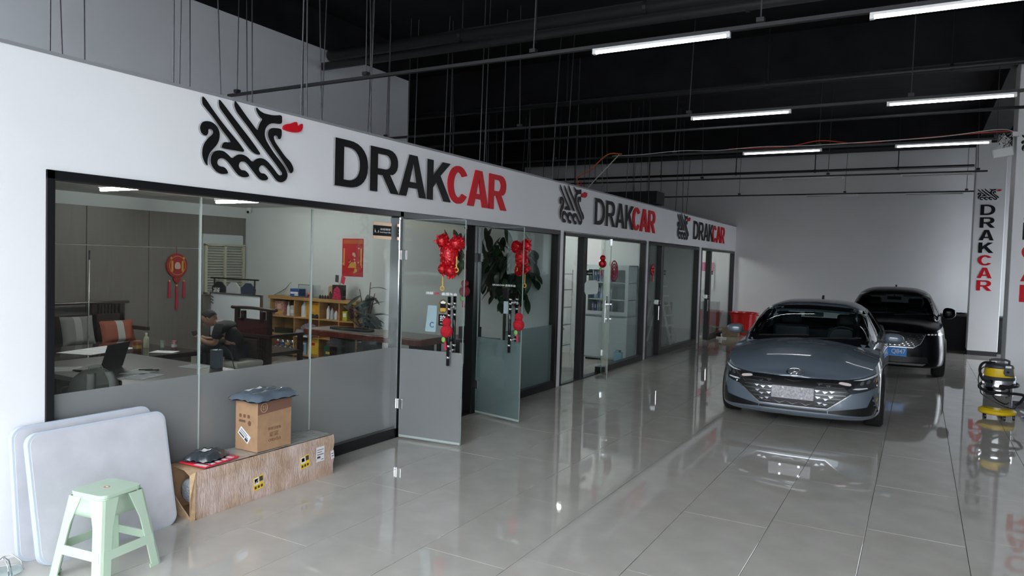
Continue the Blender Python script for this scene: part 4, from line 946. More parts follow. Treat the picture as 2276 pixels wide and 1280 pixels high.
# red buckets, cartons at the far end of the partition
REDP = mat('red_bucket_plastic', (.50, .012, .012), .22)
bk = thing('plastic_bucket', 'large red plastic tub at the far end of the partition', 'bucket', (.42, 20.1, 0))
MB().lathe([(.001, .02), (.27, .02), (.35, .58), (.40, .60), (.40, .615), (.345, .61), (.265, .03), (.001, .03)], n=28).build('tub', REDP, bk, smooth=True, auto=50)
for a in (0.3, 3.4): MB().box(.36*math.cos(a)-.03, .36*math.cos(a)+.03, .36*math.sin(a)-.05, .36*math.sin(a)+.05, .53, .56).build('grip', REDP, bk, bevel=.008)
cn = thing('small_carton', 'low brown carton standing in front of the red tub', 'box', (.25, 19.3, 0), .1)
MB().box(-.18, .22, -.2, .2, 0, .24).build('carton_body', mat('dull_cardboard', (.22, .16, .10), .8, var=.15, scale=10), cn, bevel=.004)
MB().box(-.18, .22, -.03, .03, .2401, .242).build('tape', MATS['clear_tape'], cn)
for a, b in ((-.18, -.28), (.22, .30)): 
    q = MB(); q.add([(a, -.19, .24), (a, .19, .24), (b, .17, .20), (b, -.17, .20)], [(0, 1, 2, 3)]); q.build('carton_flap', MATS['dull_cardboard'], cn, solid=.005)
sp_ = thing('floor_stand', 'small white cross-shaped stand foot on the floor by the carton', 'stand', (.19, 18.6, 0))
q = MB(); q.box(-.13, .13, -.02, .02, 0, .03); q.box(-.02, .02, -.13, .13, 0, .03); q.build('cross_foot', mat('white_plastic', (.7, .7, .7), .4), sp_, bevel=.006)
MB().cyl((0, 0, .03), (0, 0, .12), .014).build('stem', MATS['white_plastic'], sp_)
# black counter along the back wall behind the far column
ct = thing('counter', 'black waist-high counter along the back wall beside the far column', 'counter', (6.0, 20.2, 0))
MB().box(-.95, 1.6, -.25, .25, 0, .82).build('body', BLKM, ct); MB().box(-.98, 1.63, -.29, .27, .82, .86).build('worktop', BLK, ct, bevel=.005)
for x in (-.45, .05, .55, 1.05): MB().box(x, x+.47, -.262, -.25, .08, .78).build('door_panel', BLKM, ct, bevel=.003)
cb_ = thing('coiled_cable', 'loose coil of black cable lying on the black counter', 'cable', (5.45, 20.12, .86))
P = [(.13*math.cos(a*.4)*(1+.1*math.sin(a)), .13*math.sin(a*.4), .015+.004*(a % 7)) for a in range(48)]
MB().tube(P, .011, 6).build('coil', BLK, cb_, smooth=True); MB().tube([(.1, -.05, .02), (.2, -.1, .14), (.24, -.08, .16)], .012, 6).build('cable_end', mat('grey_cable', (.3, .3, .3), .5), cb_, smooth=True)
# ---------------------------------------------------------------- offices: shell
OW = mat('office_white_wall', (.62, .66, .66), .6, var=.03, scale=1)
BROWN = mat('taupe_wall_panel', (.17, .155, .14), .45, var=.06, scale=3, stretch=(6, 6, .6))
struct('wall_office_divider', MB().box(-6.8, -PT, 9.45, 9.55, 0, 2.70), OW, 'white wall between the first and second office')
struct('wall_office_divider', MB().box(-6.8, -PT, 13.1, 13.2, 0, 2.70), OW, 'white wall between the second and third office')
struct('wall_office_divider', MB().box(-6.8, -PT, 16.9, 17.0, 0, 2.70), OW, 'white wall between the third and farthest office')
struct('wall_office_side', MB().box(-6.8, -PT, .2, .3, 0, 2.70), OW, 'white side wall of the nearest office')
owb = struct('wall_office_back', MB().box(-6.86, -6.80, .3, 20.6, 0, 2.70), OW, 'back wall of the offices')
ys = [.3, 1.3, 2.3, 3.35, 4.4, 5.38, 6.42, 7.46, 8.50]
for i in range(len(ys)-1):
    for z0, z1 in ((0.02, 1.875), (1.89, 2.49)):
        MB().box(-6.80, -6.775, ys[i]+.006, ys[i+1]-.006, z0, z1).build('wall_panel', BROWN, owb, bevel=.002)
MB().box(-6.80, -6.775, 8.506, 9.45, 2.16, 2.49).build('wall_panel', BROWN, owb); MB().box(-6.80, -6.775, 9.40, 9.45, 0, 2.16).build('wall_panel', BROWN, owb); MB().box(-6.80, -6.775, 8.506, 9.40, 0, 1.05).build('wall_panel', BROWN, owb)
CEILW = mat('office_ceiling_white', (.52, .52, .51), .5)
oc = struct('ceiling_office', MB().box(-6.8, -PT, .3, 20.6, 2.715, 2.73), CEILW, 'suspended ceiling of the offices')
cm = MB().box(-6.79, -PT-.01, .004, .196, 2.69, 2.712).build('ceiling_strip', CEILW, oc, bevel=.004, seg=1)
for k in range(1, 46):
    o = cm.copy(); col.objects.link(o); o.location = (0, .3+.2*k, 0)
cm.location = (0, .3, 0)
# window with louvred blind
w = thing('window_6', 'louvred window in the back wall of the nearest office', 'window', (-6.79, 8.97, 1.1), kind='structure')
BL = mat('beige_blind', (.50, .49, .38), .5)
MB().box(-6.80, -6.785, 8.52, 9.40, 1.06, 2.15).build('pane', mat('window_pale', (.55, .6, .62), .3), w, world=True)
for a, b, c_, d_ in ((8.52, 8.57, 1.06, 1.96), (9.35, 9.40, 1.06, 1.96), (8.94, 8.98, 1.06, 1.96), (8.52, 9.40, 1.94, 1.98), (8.52, 9.40, 1.05, 1.09)):
    MB().box(-6.775, -6.72, a, b, c_, d_).build('blind_frame', BL, w, world=True)
for k in range(17):
    for a, b in ((8.575, 8.935), (8.985, 9.345)):
        s = MB(); s.obox((-6.745, (a+b)/2, 1.115+.049*k), (.018, 0, .012), (0, (b-a)/2, 0), (-.002, 0, .003)); s.build('louvre', BL, w, world=True)
# office tube lights
TUBE = mat('office_tube_glow', (.9, .9, .9), .4, emit=(1, .98, .95), es=85.0)
for k, (x0, x1, y, lab) in enumerate(((-4.95, -3.85, 5.56, 'lit ceiling tube nearest the glass front of the first office'), (-5.1, -4.0, 7.47, 'lit ceiling tube nearest the louvred window in the first office'), (-2.0, -.9, 11.6, 'lit ceiling tube in the second office'), (-1.8, -.7, 18.9, 'lit ceiling tube in the farthest office'))):
    t = thing('ceiling_tube_light', lab, 'ceiling light', ((x0+x1)/2, y, 2.69), group='tube lights in the offices')
    MB().box(x0, x1, y-.03, y+.03, 2.63, 2.689).build('batten', MATS['white_plastic'], t, world=True); MB().cyl((x0+.02, y, 2.605), (x1-.02, y, 2.605), .02, n=10).build('tube', TUBE, t, world=True)
# security camera
s = thing('security_camera', 'white dome security camera in the office corner', 'camera', (-6.62, 9.38, 2.69))
MB().lathe([(.001, 0), (.05, 0), (.05, -.03), (.055, -.035), (.055, -.05), (.001, -.05)], n=16).build('mount', MATS['white_plastic'], s, smooth=True, auto=40)
MB().sphere((0, 0, -.07), .05, 16, 10).build('dome', MATS['white_plastic'], s, smooth=True); MB().sphere((.02, -.033, -.085), .026, 12, 8).build('lens', BLKS, s, smooth=True)
# red hanging ornament
GOLD = mat('gold_print', (.65, .40, .08), .4, .3); REDO = mat('ornament_red', (.34, .018, .02), .5, var=.2, scale=30)
o = thing('wall_ornament', 'round red festive ornament with tassels on the taupe panel wall', 'ornament', (-6.76, 7.97, 1.57))
fy = lambda u, v, d: (-6.765+d, 7.97+u, 1.57+v)
MB().prism([(.20*math.cos(a*PI/16), .21*math.sin(a*PI/16)) for a in range(32)], fy, 0, .03).build('disc', REDO, o, world=True, bevel=.008)
rg = MB(); rg.tube([fy(.155*math.cos(a*PI/16), .165*math.sin(a*PI/16), .034) for a in range(32)], .006, 5, closed=True); rg.build('gold_ring', GOLD, o, world=True)
for u in (-.1, .1): MB().prism(rrect(.035, .19, .01, 3, u, -.01), fy, .03, .036).build('gold_scroll', GOLD, o, world=True)
MB().prism(chaikin([(-.05, -.06), (.05, -.06), (.06, .0), (.03, .06), (-.03, .06), (-.06, 0)]), fy, .03, .04).build('centre_motif', mat('ornament_pale', (.6, .45, .35), .5), o, world=True)
for u in (-.12, .12): MB().prism([(u+.022*math.cos(a*PI/6), .13+.022*math.sin(a*PI/6)) for a in range(12)], fy, .03, .036).build('gold_spot', GOLD, o, world=True)
MB().prism(chaikin([(0, -.32), (.07, -.25), (.06, -.20), (0, -.22), (-.06, -.20), (-.07, -.25)]), fy, 0, .03).build('lower_knot', REDO, o, world=True)
for u, z0, z1 in ((-.14, -.28, -.56), (0, -.36, -.76), (.14, -.28, -.56)):
    t = MB(); t.cyl(fy(u, z0, .015), fy(u, z1, .015), .018, .026, n=8); t.build('tassel', mat('tassel_red', (.45, .02, .06), .6), o, world=True); MB().sphere(fy(u, z0+.01, .015), .018, 8, 6).build('bead', GOLD, o, world=True)
MB().tube([fy(0, .2, .01), fy(0, .34, .005)], .004, 5).build('cord', REDO, o, world=True)
# red poster on the divider wall (generic gold decoration)
p = thing('poster', 'red festive poster with gold decoration on the white divider wall', 'poster', (-4.04, 9.44, 1.47))
fp = lambda u, v, d: (u, 9.449-d, v)
MB().box(-4.28, -3.80, 9.444, 9.449, 1.47, 2.13).build('sheet', mat('poster_red', (.42, .015, .02), .5), p, world=True)
fpp = lambda u, v, d: (u, 9.443-d, v)
MB().box(-4.26, -3.82, 9.4425, 9.4438, 2.04, 2.11).build('banner', mat('poster_orange', (.45, .10, .02), .5), p, world=True)
for u in (-4.25, -3.86): MB().box(u, u+.03, 9.442, 9.4438, 1.66, 1.96).build('side_scroll', GOLD, p, world=True)
rng = random.Random(2)
for k in range(22):
    u, v, r = -4.04+rng.gauss(0, .09), 1.72+rng.gauss(0, .12), rng.uniform(.012, .035)
    MB().prism([(u+r*math.cos(a*PI/4+k), v+r*math.sin(a*PI/4+k)*rng.uniform(.7, 1.3)) for a in range(8)], fpp, 0, .0012).build('gold_motif', [GOLD, MATS['ornament_pale'], REDO][k % 3], p, world=True)
MB().prism([(-4.14, 1.62), (-3.94, 1.62), (-3.99, 1.70), (-4.09, 1.70)], fpp, .0012, .002).build('gold_motif', GOLD, p, world=True)

# ---------------------------------------------------------------- furniture of the nearest office
DWOOD = mat('dark_rosewood', (.028, .016, .013), .3, var=.3, scale=5, stretch=(1, 1, 8)); MAROON = mat('maroon_wood', (.06, .014, .014), .35)
sf = thing('wooden_sofa', 'dark carved wooden sofa along the taupe panel wall', 'sofa', (-6.4, 6.0, 0))
MB().box(-6.62, -5.95, 4.9, 6.95, .30, .37).build('seat', DWOOD, sf, world=True, bevel=.01)
for y in (4.95, 5.9, 6.88):
    for x in (-6.58, -6.0): MB().box(x-.035, x+.035, y-.035, y+.035, 0, .30).build('leg', DWOOD, sf, world=True, bevel=.006)
MB().box(-6.66, -6.60, 4.9, 6.5, .37, .80).build('back_panel', DWOOD, sf, world=True)
for y in (4.95, 5.7, 6.45, 6.9): MB().box(-6.67, -6.60, y-.04, y+.04, .37, .97).build('back_post', DWOOD, sf, world=True)
MB().box(-6.68, -6.59, 4.8, 7.02, .955, 1.0).build('top_rail', DWOOD, sf, world=True, bevel=.015)
for k in range(6): MB().box(-6.65, -6.62, 6.52+.055*k, 6.545+.055*k, .80, .955).build('back_slat', DWOOD, sf, world=True)
MB().box(-6.66, -6.60, 6.5, 6.92, .37, .80).build('back_panel', DWOOD, sf, world=True)
MB().box(-6.66, -5.95, 6.88, 6.95, .56, .62).build('armrest', DWOOD, sf, world=True, bevel=.01)
def cushion(label, c, w, h, th, tilt, m, stripe=None, rot=0):
    t = thing('cushion', label, 'cushion', c, rot)
    N = 14; F = []; B = []
    for i in range(N+1):
        u = -1+2*i/N; f = []; b = []
        for j in range(N+1):
            v = -1+2*j/N; e = (max(0, (1-u**4))*max(0, (1-v**4)))**.5
            pinch = 1-.08*(1-abs(u))*(abs(v)**3) if False else 1
            y = u*w/2*(1-.10*(1-u*u)*0-.08*(1-v*v)*0+.06*abs(v)**3); z = v*h/2*(1+.06*abs(u)**3)
            f.append((th*e, y, z+h/2)); b.append((-th*e, y, z+h/2))
        F.append(f); B.append(b)
    R_ = Matrix.Rotation(tilt, 4, 'Y')
    q = MB(); q.grid(F); q.grid(B); q.xf(R_); q.build('cover', m, t, smooth=True)
    for (a, b, mm) in stripe or []:
        q = MB(); q.grid([[(p_[0]+.004, p_[1], p_[2]) for p_ in r] for r in F[a:b]]); q.xf(R_); q.build('stripe', mm, t, smooth=True)
    return t
GRC = mat('grey_cushion', (.19, .19, .185), .8, var=.15, scale=4); ORC = mat('rust_cushion', (.26, .065, .03), .7, var=.1, scale=6); WHC = mat('cream_cushion', (.42, .42, .40), .8)
cushion('grey cushion with a pale wavy stripe on the dark sofa', (-6.28, 6.05, .39), .46, .42, .06, -.25, GRC, [(5, 9, mat('pale_grey_cloth', (.30, .30, .29), .8))])
cushion('rust orange cushion with a white centre stripe on the dark sofa', (-6.28, 6.66, .38), .52, .34, .06, -.3, ORC, [(6, 10, WHC)])
rd = thing('mop_pole', 'thin silver pole leaning against the sofa back', 'pole', (-6.2, 6.1, .38)); MB().cyl((-6.12, 6.08, .38), (-6.5, 6.31, 1.75), .009, n=8).build('shaft', CHROME, rd, world=True); MB().cyl((-6.47, 6.29, 1.65), (-6.51, 6.315, 1.79), .013, n=8).build('grip', BLK, rd, world=True)
# tea table
tt = thing('tea_table', 'low dark glossy tea table in front of the sofa', 'table', (-4.4, 5.5, 0))
TGL = mat('dark_glossy_top', (.02, .014, .014), .08)
MB().box(-5.4, -3.75, 4.6, 6.25, .44, .50).build('top', TGL, tt, world=True, bevel=.008); MB().box(-5.3, -3.85, 4.7, 6.15, .36, .44).build('apron', DWOOD, tt, world=True)
for x in (-5.3, -3.88):
    for y in (4.75, 6.1): MB().box(x-.04, x+.04, y-.04, y+.04, 0, .36).build('leg', DWOOD, tt, world=True)
def can(label, x, y, z, r, h, m, band, cat='can', name='drink_can'):
    t = thing(name, label, cat, (x, y, z)); MB().lathe([(.001, 0), (r*.85, 0), (r, .012), (r, h-.015), (r*.82, h), (.001, h)], n=16).build('body', m, t, smooth=True, auto=40)
    MB().lathe([(r+.0006, h*.3), (r+.0006, h*.62)], n=16).build('label_band', band, t, smooth=True); return t
def bottle(label, x, y, z, r, h, m, capm, name='bottle', group=None):
    t = thing(name, label, 'bottle', (x, y, z), group=group)
    MB().lathe([(.001, 0), (r, 0), (r, h*.55), (r*.9, h*.65), (r*.4, h*.8), (r*.38, h*.88)], n=14).build('body', m, t, smooth=True, auto=50); MB().lathe([(r*.42, h*.88), (r*.42, h), (.001, h)], n=12).build('cap', capm, t, smooth=True, auto=50); return t
PINKC = mat('pink_can', (.45, .2, .22), .3, .4); GOLDC = mat('red_gold_tin', (.32, .12, .06), .35, .2)
can('pink drink can on the tea table', -4.08, 6.06, .50, .035, .125, PINKC, MATS['white_label'])
can('red and gold patterned tin on the tea table', -4.27, 5.66, .50, .055, .14, GOLDC, GOLD, 'tin', 'gift_tin')
bottle('pale yellow drink bottle with a white cap on the tea table', -4.55, 5.97, .50, .036, .20, mat('pale_yellow_drink', (.5, .52, .36), .3), MATS['white_plastic'])
GLS = glass_mat('tumbler_glass', (.9, .93, .93), 1.3, .06)
for k, (x, y) in enumerate(((-4.42, 6.12), (-4.22, 6.17))): tag(MB().lathe([(.001, .003), (.03, .003), (.036, .10), (.034, .10), (.028, .008), (.001, .008)], (x, y, .50), 14).build('glass_tumbler', GLS, smooth=True), ['clear tumbler beside the yellow bottle on the tea table', 'clear tumbler nearest the pink can on the tea table'][k], 'glass')
PAPER = mat('paper_white', (.70, .72, .74), .6)
def sheet(label, x, y, z, w, h, rz, lines=4, name='paper_sheet', group=None):
    t = thing(name, label, 'paper', (x, y, z), rz, group=group); MB().box(-w/2, w/2, -h/2, h/2, .0, .003).build('sheet', PAPER, t)
    for k in range(lines): MB().box(-w*.4, w*.4-(.05 if k % 2 else 0), -h*.38+h*.76*k/max(1, lines-1)-.004, -h*.38+h*.76*k/max(1, lines-1)+.004, .003, .0035).build('print_line', mat('grey_ink', (.25, .26, .28), .7), t)
    return t
sheet('large white paper spread at the back of the tea table', -4.7, 5.4, .501, .5, .8, .3); sheet('paper sheets beside the pink can on the tea table', -3.98, 5.85, .501, .3, .22, .5, 3)
# desk by the glass
DTOP = mat('grey_brown_desktop', (.115, .10, .10), .35, var=.1, scale=4, stretch=(1, 6, 1))
dk = thing('office_desk', 'large grey-brown desk right behind the glass front', 'desk', (-1.6, 3.85, 0))
MB().box(-2.45, -.75, 3.3, 4.42, .72, .76).build('top', DTOP, dk, world=True, bevel=.004); MB().box(-2.42, -2.38, 3.4, 4.35, 0, .72).build('side_panel', DTOP, dk, world=True); MB().box(-.82, -.78, 3.4, 4.35, 0, .72).build('side_panel', DTOP, dk, world=True)
MB().box(-2.38, -1.9, 3.42, 4.3, .05, .72).build('drawer_unit', mat('dark_drawer', (.025, .025, .028), .4), dk, world=True)
for z in (.08, .29, .50): 
    d_ = MB().box(-2.36, -1.92, 3.405, 3.42, z, z+.19).build('drawer', MATS['dark_drawer'], dk, world=True, bevel=.004); MB().box(-2.2, -2.08, 3.39, 3.405, z+.09, z+.105).build('handle', CHROME, d_, world=True)
lp_ = thing('laptop', 'open black laptop seen from behind on the grey-brown desk', 'laptop', (-1.62, 3.72, .76), math.radians(-62))
MB().box(-.17, .17, -.24, 0, 0, .016).build('keyboard_base', BLK, lp_, bevel=.003)
q = MB(); q.obox((0, .035, .125), (.17, 0, 0), (0, .035, .112), (0, .004, -.0013)); q.build('screen_lid', BLKM, lp_, bevel=.003)
MB().box(-.15, .15, -.13, -.02, .016, .018).build('keyboard', mat('dark_keys', (.03, .03, .032), .6), lp_)
sheet('printed sheet lying nearest the glass on the grey-brown desk', -1.08, 3.66, .761, .21, .297, .35, 6); sheet('white form with pens on it beside the laptop', -1.32, 3.80, .761, .21, .297, .5, 4)
sheet('crumpled white note sheet at the far corner of the desk', -1.22, 4.27, .761, .25, .18, .2, 5); sheet('white sheet behind the laptop at the left end of the desk', -1.9, 3.48, .761, .22, .28, .9, 3)
for k in range(2):
    q = MB(); q.cyl((-1.38+.06*k, 3.82+.02*k, .772), (-1.30+.06*k, 3.90+.02*k, .772), .006, n=6); tag(q.build('pen', BLK), ['black pen on the white form, nearer the laptop', 'black pen on the white form, farther from the laptop'][k], 'pen')
st_ = thing('desk_organiser', 'dark upright desk organiser with cables at the end of the desk', 'organiser', (-1.0, 4.3, .76))
MB().box(-1.06, -.98, 4.30, 4.38, .76, .93).build('stand', mat('slate_plastic', (.07, .08, .1), .4), st_, world=True, bevel=.004); MB().tube([tuple(p_) for p_ in crom([(-1.0, 4.33, .92), (-.96, 4.36, .97), (-.9, 4.4, .90), (-.86, 4.4, .79), (-.82, 4.38, .77)], 4)], .005, 5).build('cable', BLK, st_, world=True, smooth=True)
# chair with a backpack
BPK = mat('olive_grey_canvas', (.115, .108, .095), .8, var=.08, scale=20, bump=.1, bscale=120); BPS = mat('grey_webbing', (.20, .195, .18), .8)
oc_ = thing('office_chair', 'black desk chair behind the frosted film', 'chair', (-.55, 2.95, 0))
MB().box(-.78, -.34, 2.72, 3.18, .44, .50).build('seat', BLKM, oc_, world=True, bevel=.03); MB().box(-.60, -.54, 2.74, 3.16, .52, .86).build('backrest', BLKM, oc_, world=True, bevel=.02)
MB().cyl((-.56, 2.95, .1), (-.56, 2.95, .44), .03).build('column', CHROME, oc_, world=True)
for k in range(5):
    a = k*2*PI/5; MB().obox((-.56+.14*math.cos(a), 2.95+.14*math.sin(a), .08), (.14*math.cos(a), .14*math.sin(a), 0), (-.02*math.sin(a), .02*math.cos(a), 0), (0, 0, .015)).build('base_arm', BLK, oc_, world=True); MB().sphere((-.56+.26*math.cos(a), 2.95+.26*math.sin(a), .033), .033, 10, 8).build('caster', BLK, oc_, world=True)
bp_ = thing('backpack', 'olive-grey backpack with two straps hanging on the desk chair', 'backpack', (-.43, 2.88, .46))
rows = []
for t_ in range(13):
    f_ = t_/12; z = .46+.52*f_; k = (1-max(0, (f_-.75)/.25)**2.2*.55) ; w_ = .155*k*(1 if f_ > .08 else .9); d_ = .085*k
    rows.append([(-.43+x, 2.88+y, z) for x, y in rrect(d_*2, w_*2, min(d_, w_)*.7, 5)]); rows[-1].append(rows[-1][0])
cap = rows[-1]; rows.append([(-.43, 2.88, .985)]*len(cap))
q = MB(); q.grid(rows); q.build('pack_body', BPK, bp_, world=True, smooth=True)
for s_, sg_ in ((-.075, -1), (.075, 1)):
    P_ = crom([(-.36, 2.88+s_*.8, .965), (-.335, 2.88+s_, .90), (-.325, 2.88+s_*1.15, .75), (-.325, 2.88+s_*1.35, .60), (-.34, 2.88+s_*1.25, .48)], 4)
    L_ = [[(p_[0], p_[1]-.03, p_[2]) for p_ in P_], [(p_[0]+.008, p_[1], p_[2]) for p_ in P_], [(p_[0], p_[1]+.03, p_[2]) for p_ in P_]]
    MB().grid([[tuple(a) for a in r] for r in L_]).build('shoulder_strap', BPS, bp_, world=True, smooth=True, solid=.008)
MB().tube([(-.40, 2.82, .965), (-.40, 2.83, 1.005), (-.40, 2.91, 1.005), (-.40, 2.93, .965)], .008, 6).build('carry_loop', BPS, bp_, world=True, smooth=True); MB().box(-.347, -.338, 2.79, 2.97, .62, .88).build('back_pad', mat('pad_mesh', (.085, .08, .07), .9), bp_, world=True, bevel=.003)
yb_ = thing('folding_chair', 'yellow folding chair behind the frosted film', 'chair', (-.28, 3.98, 0))
MB().box(-.40, -.10, 3.86, 4.12, .42, .46).build('seat', YELP, yb_, world=True, bevel=.01); MB().box(-.13, -.10, 3.86, 4.10, .54, .63).build('backrest', YELP, yb_, world=True, bevel=.01); MB().box(-.13, -.10, 3.87, 4.09, .68, .76).build('backrest', YELP, yb_, world=True, bevel=.01)
for x in (-.38, -.12):
    for y in (3.88, 4.10): MB().cyl((x, y, 0), (x, y, .44 if x < -.2 else .78), .012, n=8).build('leg', STEEL, yb_, world=True)

# ---------------------------------------------------------------- seated person
SKIN = mat('skin', (.36, .20, .135), .5); SHIRT = mat('black_tshirt', (.010, .010, .013), .8); TROUS = mat('dark_navy_trousers', (.014, .016, .024), .8); HAIR = mat('black_hair', (.012, .010, .009), .6, bump=.4, bscale=150)
pf = Vector((-.868, -.495, 0)); pl_ = Vector((.495, -.868, 0)); pz = Vector((0, 0, 1))
p0 = Vector((-3.60, 6.70, .47))
def at(f, l, z): return p0+pf*f+pl_*l+pz*z
per = thing('person', 'person in a black T-shirt bent over a phone on a chair', 'person', (p0.x, p0.y, 0))
def skin_mesh(name, verts, edges, rad, m, root=0, sub=2):
    me = bpy.data.meshes.new(name); Mi = WM[per.name].inverted()
    me.from_pydata([tuple(Mi @ v_) for v_ in verts], edges, []); me.materials.append(m)
    ob = bpy.data.objects.new(name, me); col.objects.link(ob); ob.parent = per; WM[ob.name] = WM[per.name]
    sk = ob.modifiers.new('skin', 'SKIN'); sk.use_smooth_shade = True; ss = ob.modifiers.new('sub', 'SUBSURF'); ss.levels = sub; ss.render_levels = sub
    for i, sv in enumerate(me.skin_vertices[0].data):
        r_ = rad[i]; sv.radius = (r_, r_) if not isinstance(r_, tuple) else r_; sv.use_root = i == root
    return ob
V = [at(0, 0, 0), at(.05, 0, .15), at(.12, 0, .27), at(.22, 0, .35), at(.29, 0, .375), at(.35, 0, .395), at(.40, 0, .40)]; R_ = [(.13, .11), (.125, .10), (.13, .105), (.09, .08), .05, .06, .075]
E_ = [(0, 1), (1, 2), (2, 3), (3, 4), (4, 5), (5, 6)]
def chain(start, pts, rs):
    prev = start
    for p_, r_ in zip(pts, rs): V.append(p_); R_.append(r_); E_.append((prev, len(V)-1)); prev = len(V)-1
    return prev
head_tip = chain(6, [at(.455, 0, .385)], [.06])
hands = []
for s_ in (1, -1):
    e1 = chain(3, [at(.21, s_*.17, .33), at(.21, s_*.215, .23), at(.22, s_*.235, .12), at(.36, s_*.17, .12), at(.49, s_*.07, .15), at(.545, s_*.05, .175)], [.055, .048, .04, .036, .026, (.034, .02)]); hands.append(e1)
    chain(0, [at(.05, s_*.09, -.01), at(.25, s_*.11, .03), at(.44, s_*.13, .05), at(.44, s_*.13, -.18), at(.42, s_*.13, -.40), at(.47, s_*.13, -.435), at(.56, s_*.135, -.445)], [.085, .08, .06, .052, .038, .04, .03])
skin_mesh('body', V, E_, R_, SKIN)
fg = MB()
for s_ in (1, -1):
    w0 = at(.545, s_*.05, .175)
    for k in range(4):
        b0 = w0+pf*.012+pl_*(s_*(.018-.012*k)); fg.tube([b0, b0+pf*.03+pz*.012-pl_*s_*.006, b0+pf*.045+pz*.028-pl_*s_*.016, b0+pf*.042+pz*.042-pl_*s_*.026], [.0085, .008, .0075, .006], 7)
    fg.tube([w0-pl_*s_*.02, w0+pf*.01-pl_*s_*.035+pz*.015, w0+pf*.025-pl_*s_*.038+pz*.03], [.010, .009, .007], 7)
fgo = fg.build('fingers', SKIN, per, world=True, smooth=True)
V = [at(-.01, 0, .02), at(.045, 0, .15), at(.115, 0, .275), at(.21, 0, .345), at(.25, 0, .36)]; R_ = [(.15, .125), (.14, .115), (.15, .12), (.105, .095), (.07, .065)]; E_ = [(0, 1), (1, 2), (2, 3), (3, 4)]
for s_ in (1, -1): chain(3, [at(.20, s_*.17, .33), at(.205, s_*.215, .24), at(.212, s_*.228, .165)], [.08, .075, .07])
skin_mesh('tshirt', V, E_, R_, SHIRT)
V = [at(-.02, 0, .03)]; R_ = [(.155, .12)]; E_ = []
for s_ in (1, -1): chain(0, [at(.05, s_*.09, 0), at(.25, s_*.11, .035), at(.445, s_*.13, .045), at(.445, s_*.13, -.18), at(.425, s_*.13, -.37)], [.105, .095, .075, .066, .058])
skin_mesh('trousers', V, E_, R_, TROUS)
hc = at(.40, 0, .435); hm_ = MB(); hm_.sphere((0, 0, 0), 1, 18, 14, (.10, .078, .115)); 
Mh = Matrix.Translation(hc) @ Matrix(((pf.x, pl_.x, 0), (pf.y, pl_.y, 0), (0, 0, 1))).to_4x4() @ Matrix.Rotation(.75, 4, 'Y')
hm_.xf(Mh); hm_.build('head', SKIN, per, world=True, smooth=True)
hr = MB(); rows = []
for i in range(10):
    th = PI*.58*i/9; rows.append([tuple(Mh @ Vector((-.012+.104*math.sin(th)*math.cos(a*PI/9)*(1 if math.cos(a*PI/9) < .3 else max(.35, 1-(th-.6)*.8)), .083*math.sin(th)*math.sin(a*PI/9), .012+.112*math.cos(th)))) for a in range(19)])
hr.grid(rows); hr.build('hair', HAIR, per, world=True, smooth=True)
fc = MB()
fc.sphere(Mh @ Vector((.098, 0, -.012)), .016, 8, 6); fc.tube([Mh @ Vector((.093, 0, .02)), Mh @ Vector((.108, 0, -.018)), Mh @ Vector((.095, 0, -.03))], [.008, .014, .009], 8); fc.build('nose', SKIN, per, world=True, smooth=True)
for s_ in (1, -1):
    q = MB(); q.sphere(Mh @ Vector((.084, s_*.032, .012)), .011, 8, 6); q.build('eye', mat('eye_dark', (.03, .02, .02), .2), per, world=True, smooth=True)
    q = MB(); q.sphere((0, 0, 0), 1, 10, 8, (.018, .010, .030)); q.xf(Mh @ Matrix.Translation((-.008, s_*.078, -.005))); q.build('ear', SKIN, per, world=True, smooth=True)
q = MB(); q.tube([Mh @ Vector((.082, -.022, -.056)), Mh @ Vector((.092, 0, -.054)), Mh @ Vector((.082, .022, -.056))], .006, 6); q.build('mouth', mat('lips', (.25, .09, .08), .5), per, world=True, smooth=True)
ph = thing('mobile_phone', 'black mobile phone held by the seated person', 'phone', tuple(at(.58, 0, .20))); q = MB(); q.obox(at(.60, 0, .225), pl_*.075, pf*.02+pz*.03, (pf*.03-pz*.02)*.12); q.build('case', BLK, ph, world=True, bevel=.004); q = MB(); q.obox(at(.595, 0, .2285), pl_*.068, pf*.017+pz*.027, (pf*.03-pz*.02)*.03); q.build('screen', BLKS, ph, world=True)
pc = thing('stool_chair', 'low cream upholstered seat under the seated person', 'chair', (p0.x, p0.y, 0))
MB().box(p0.x-.22, p0.x+.25, p0.y-.22, p0.y+.24, .26, .345).build('seat', mat('cream_upholstery', (.45, .43, .38), .7), pc, world=True, bevel=.03)
for x in (-.18, .2):
    for y in (-.18, .2): MB().box(p0.x+x-.02, p0.x+x+.02, p0.y+y-.02, p0.y+y+.02, 0, .26).build('leg', DWOOD, pc, world=True)

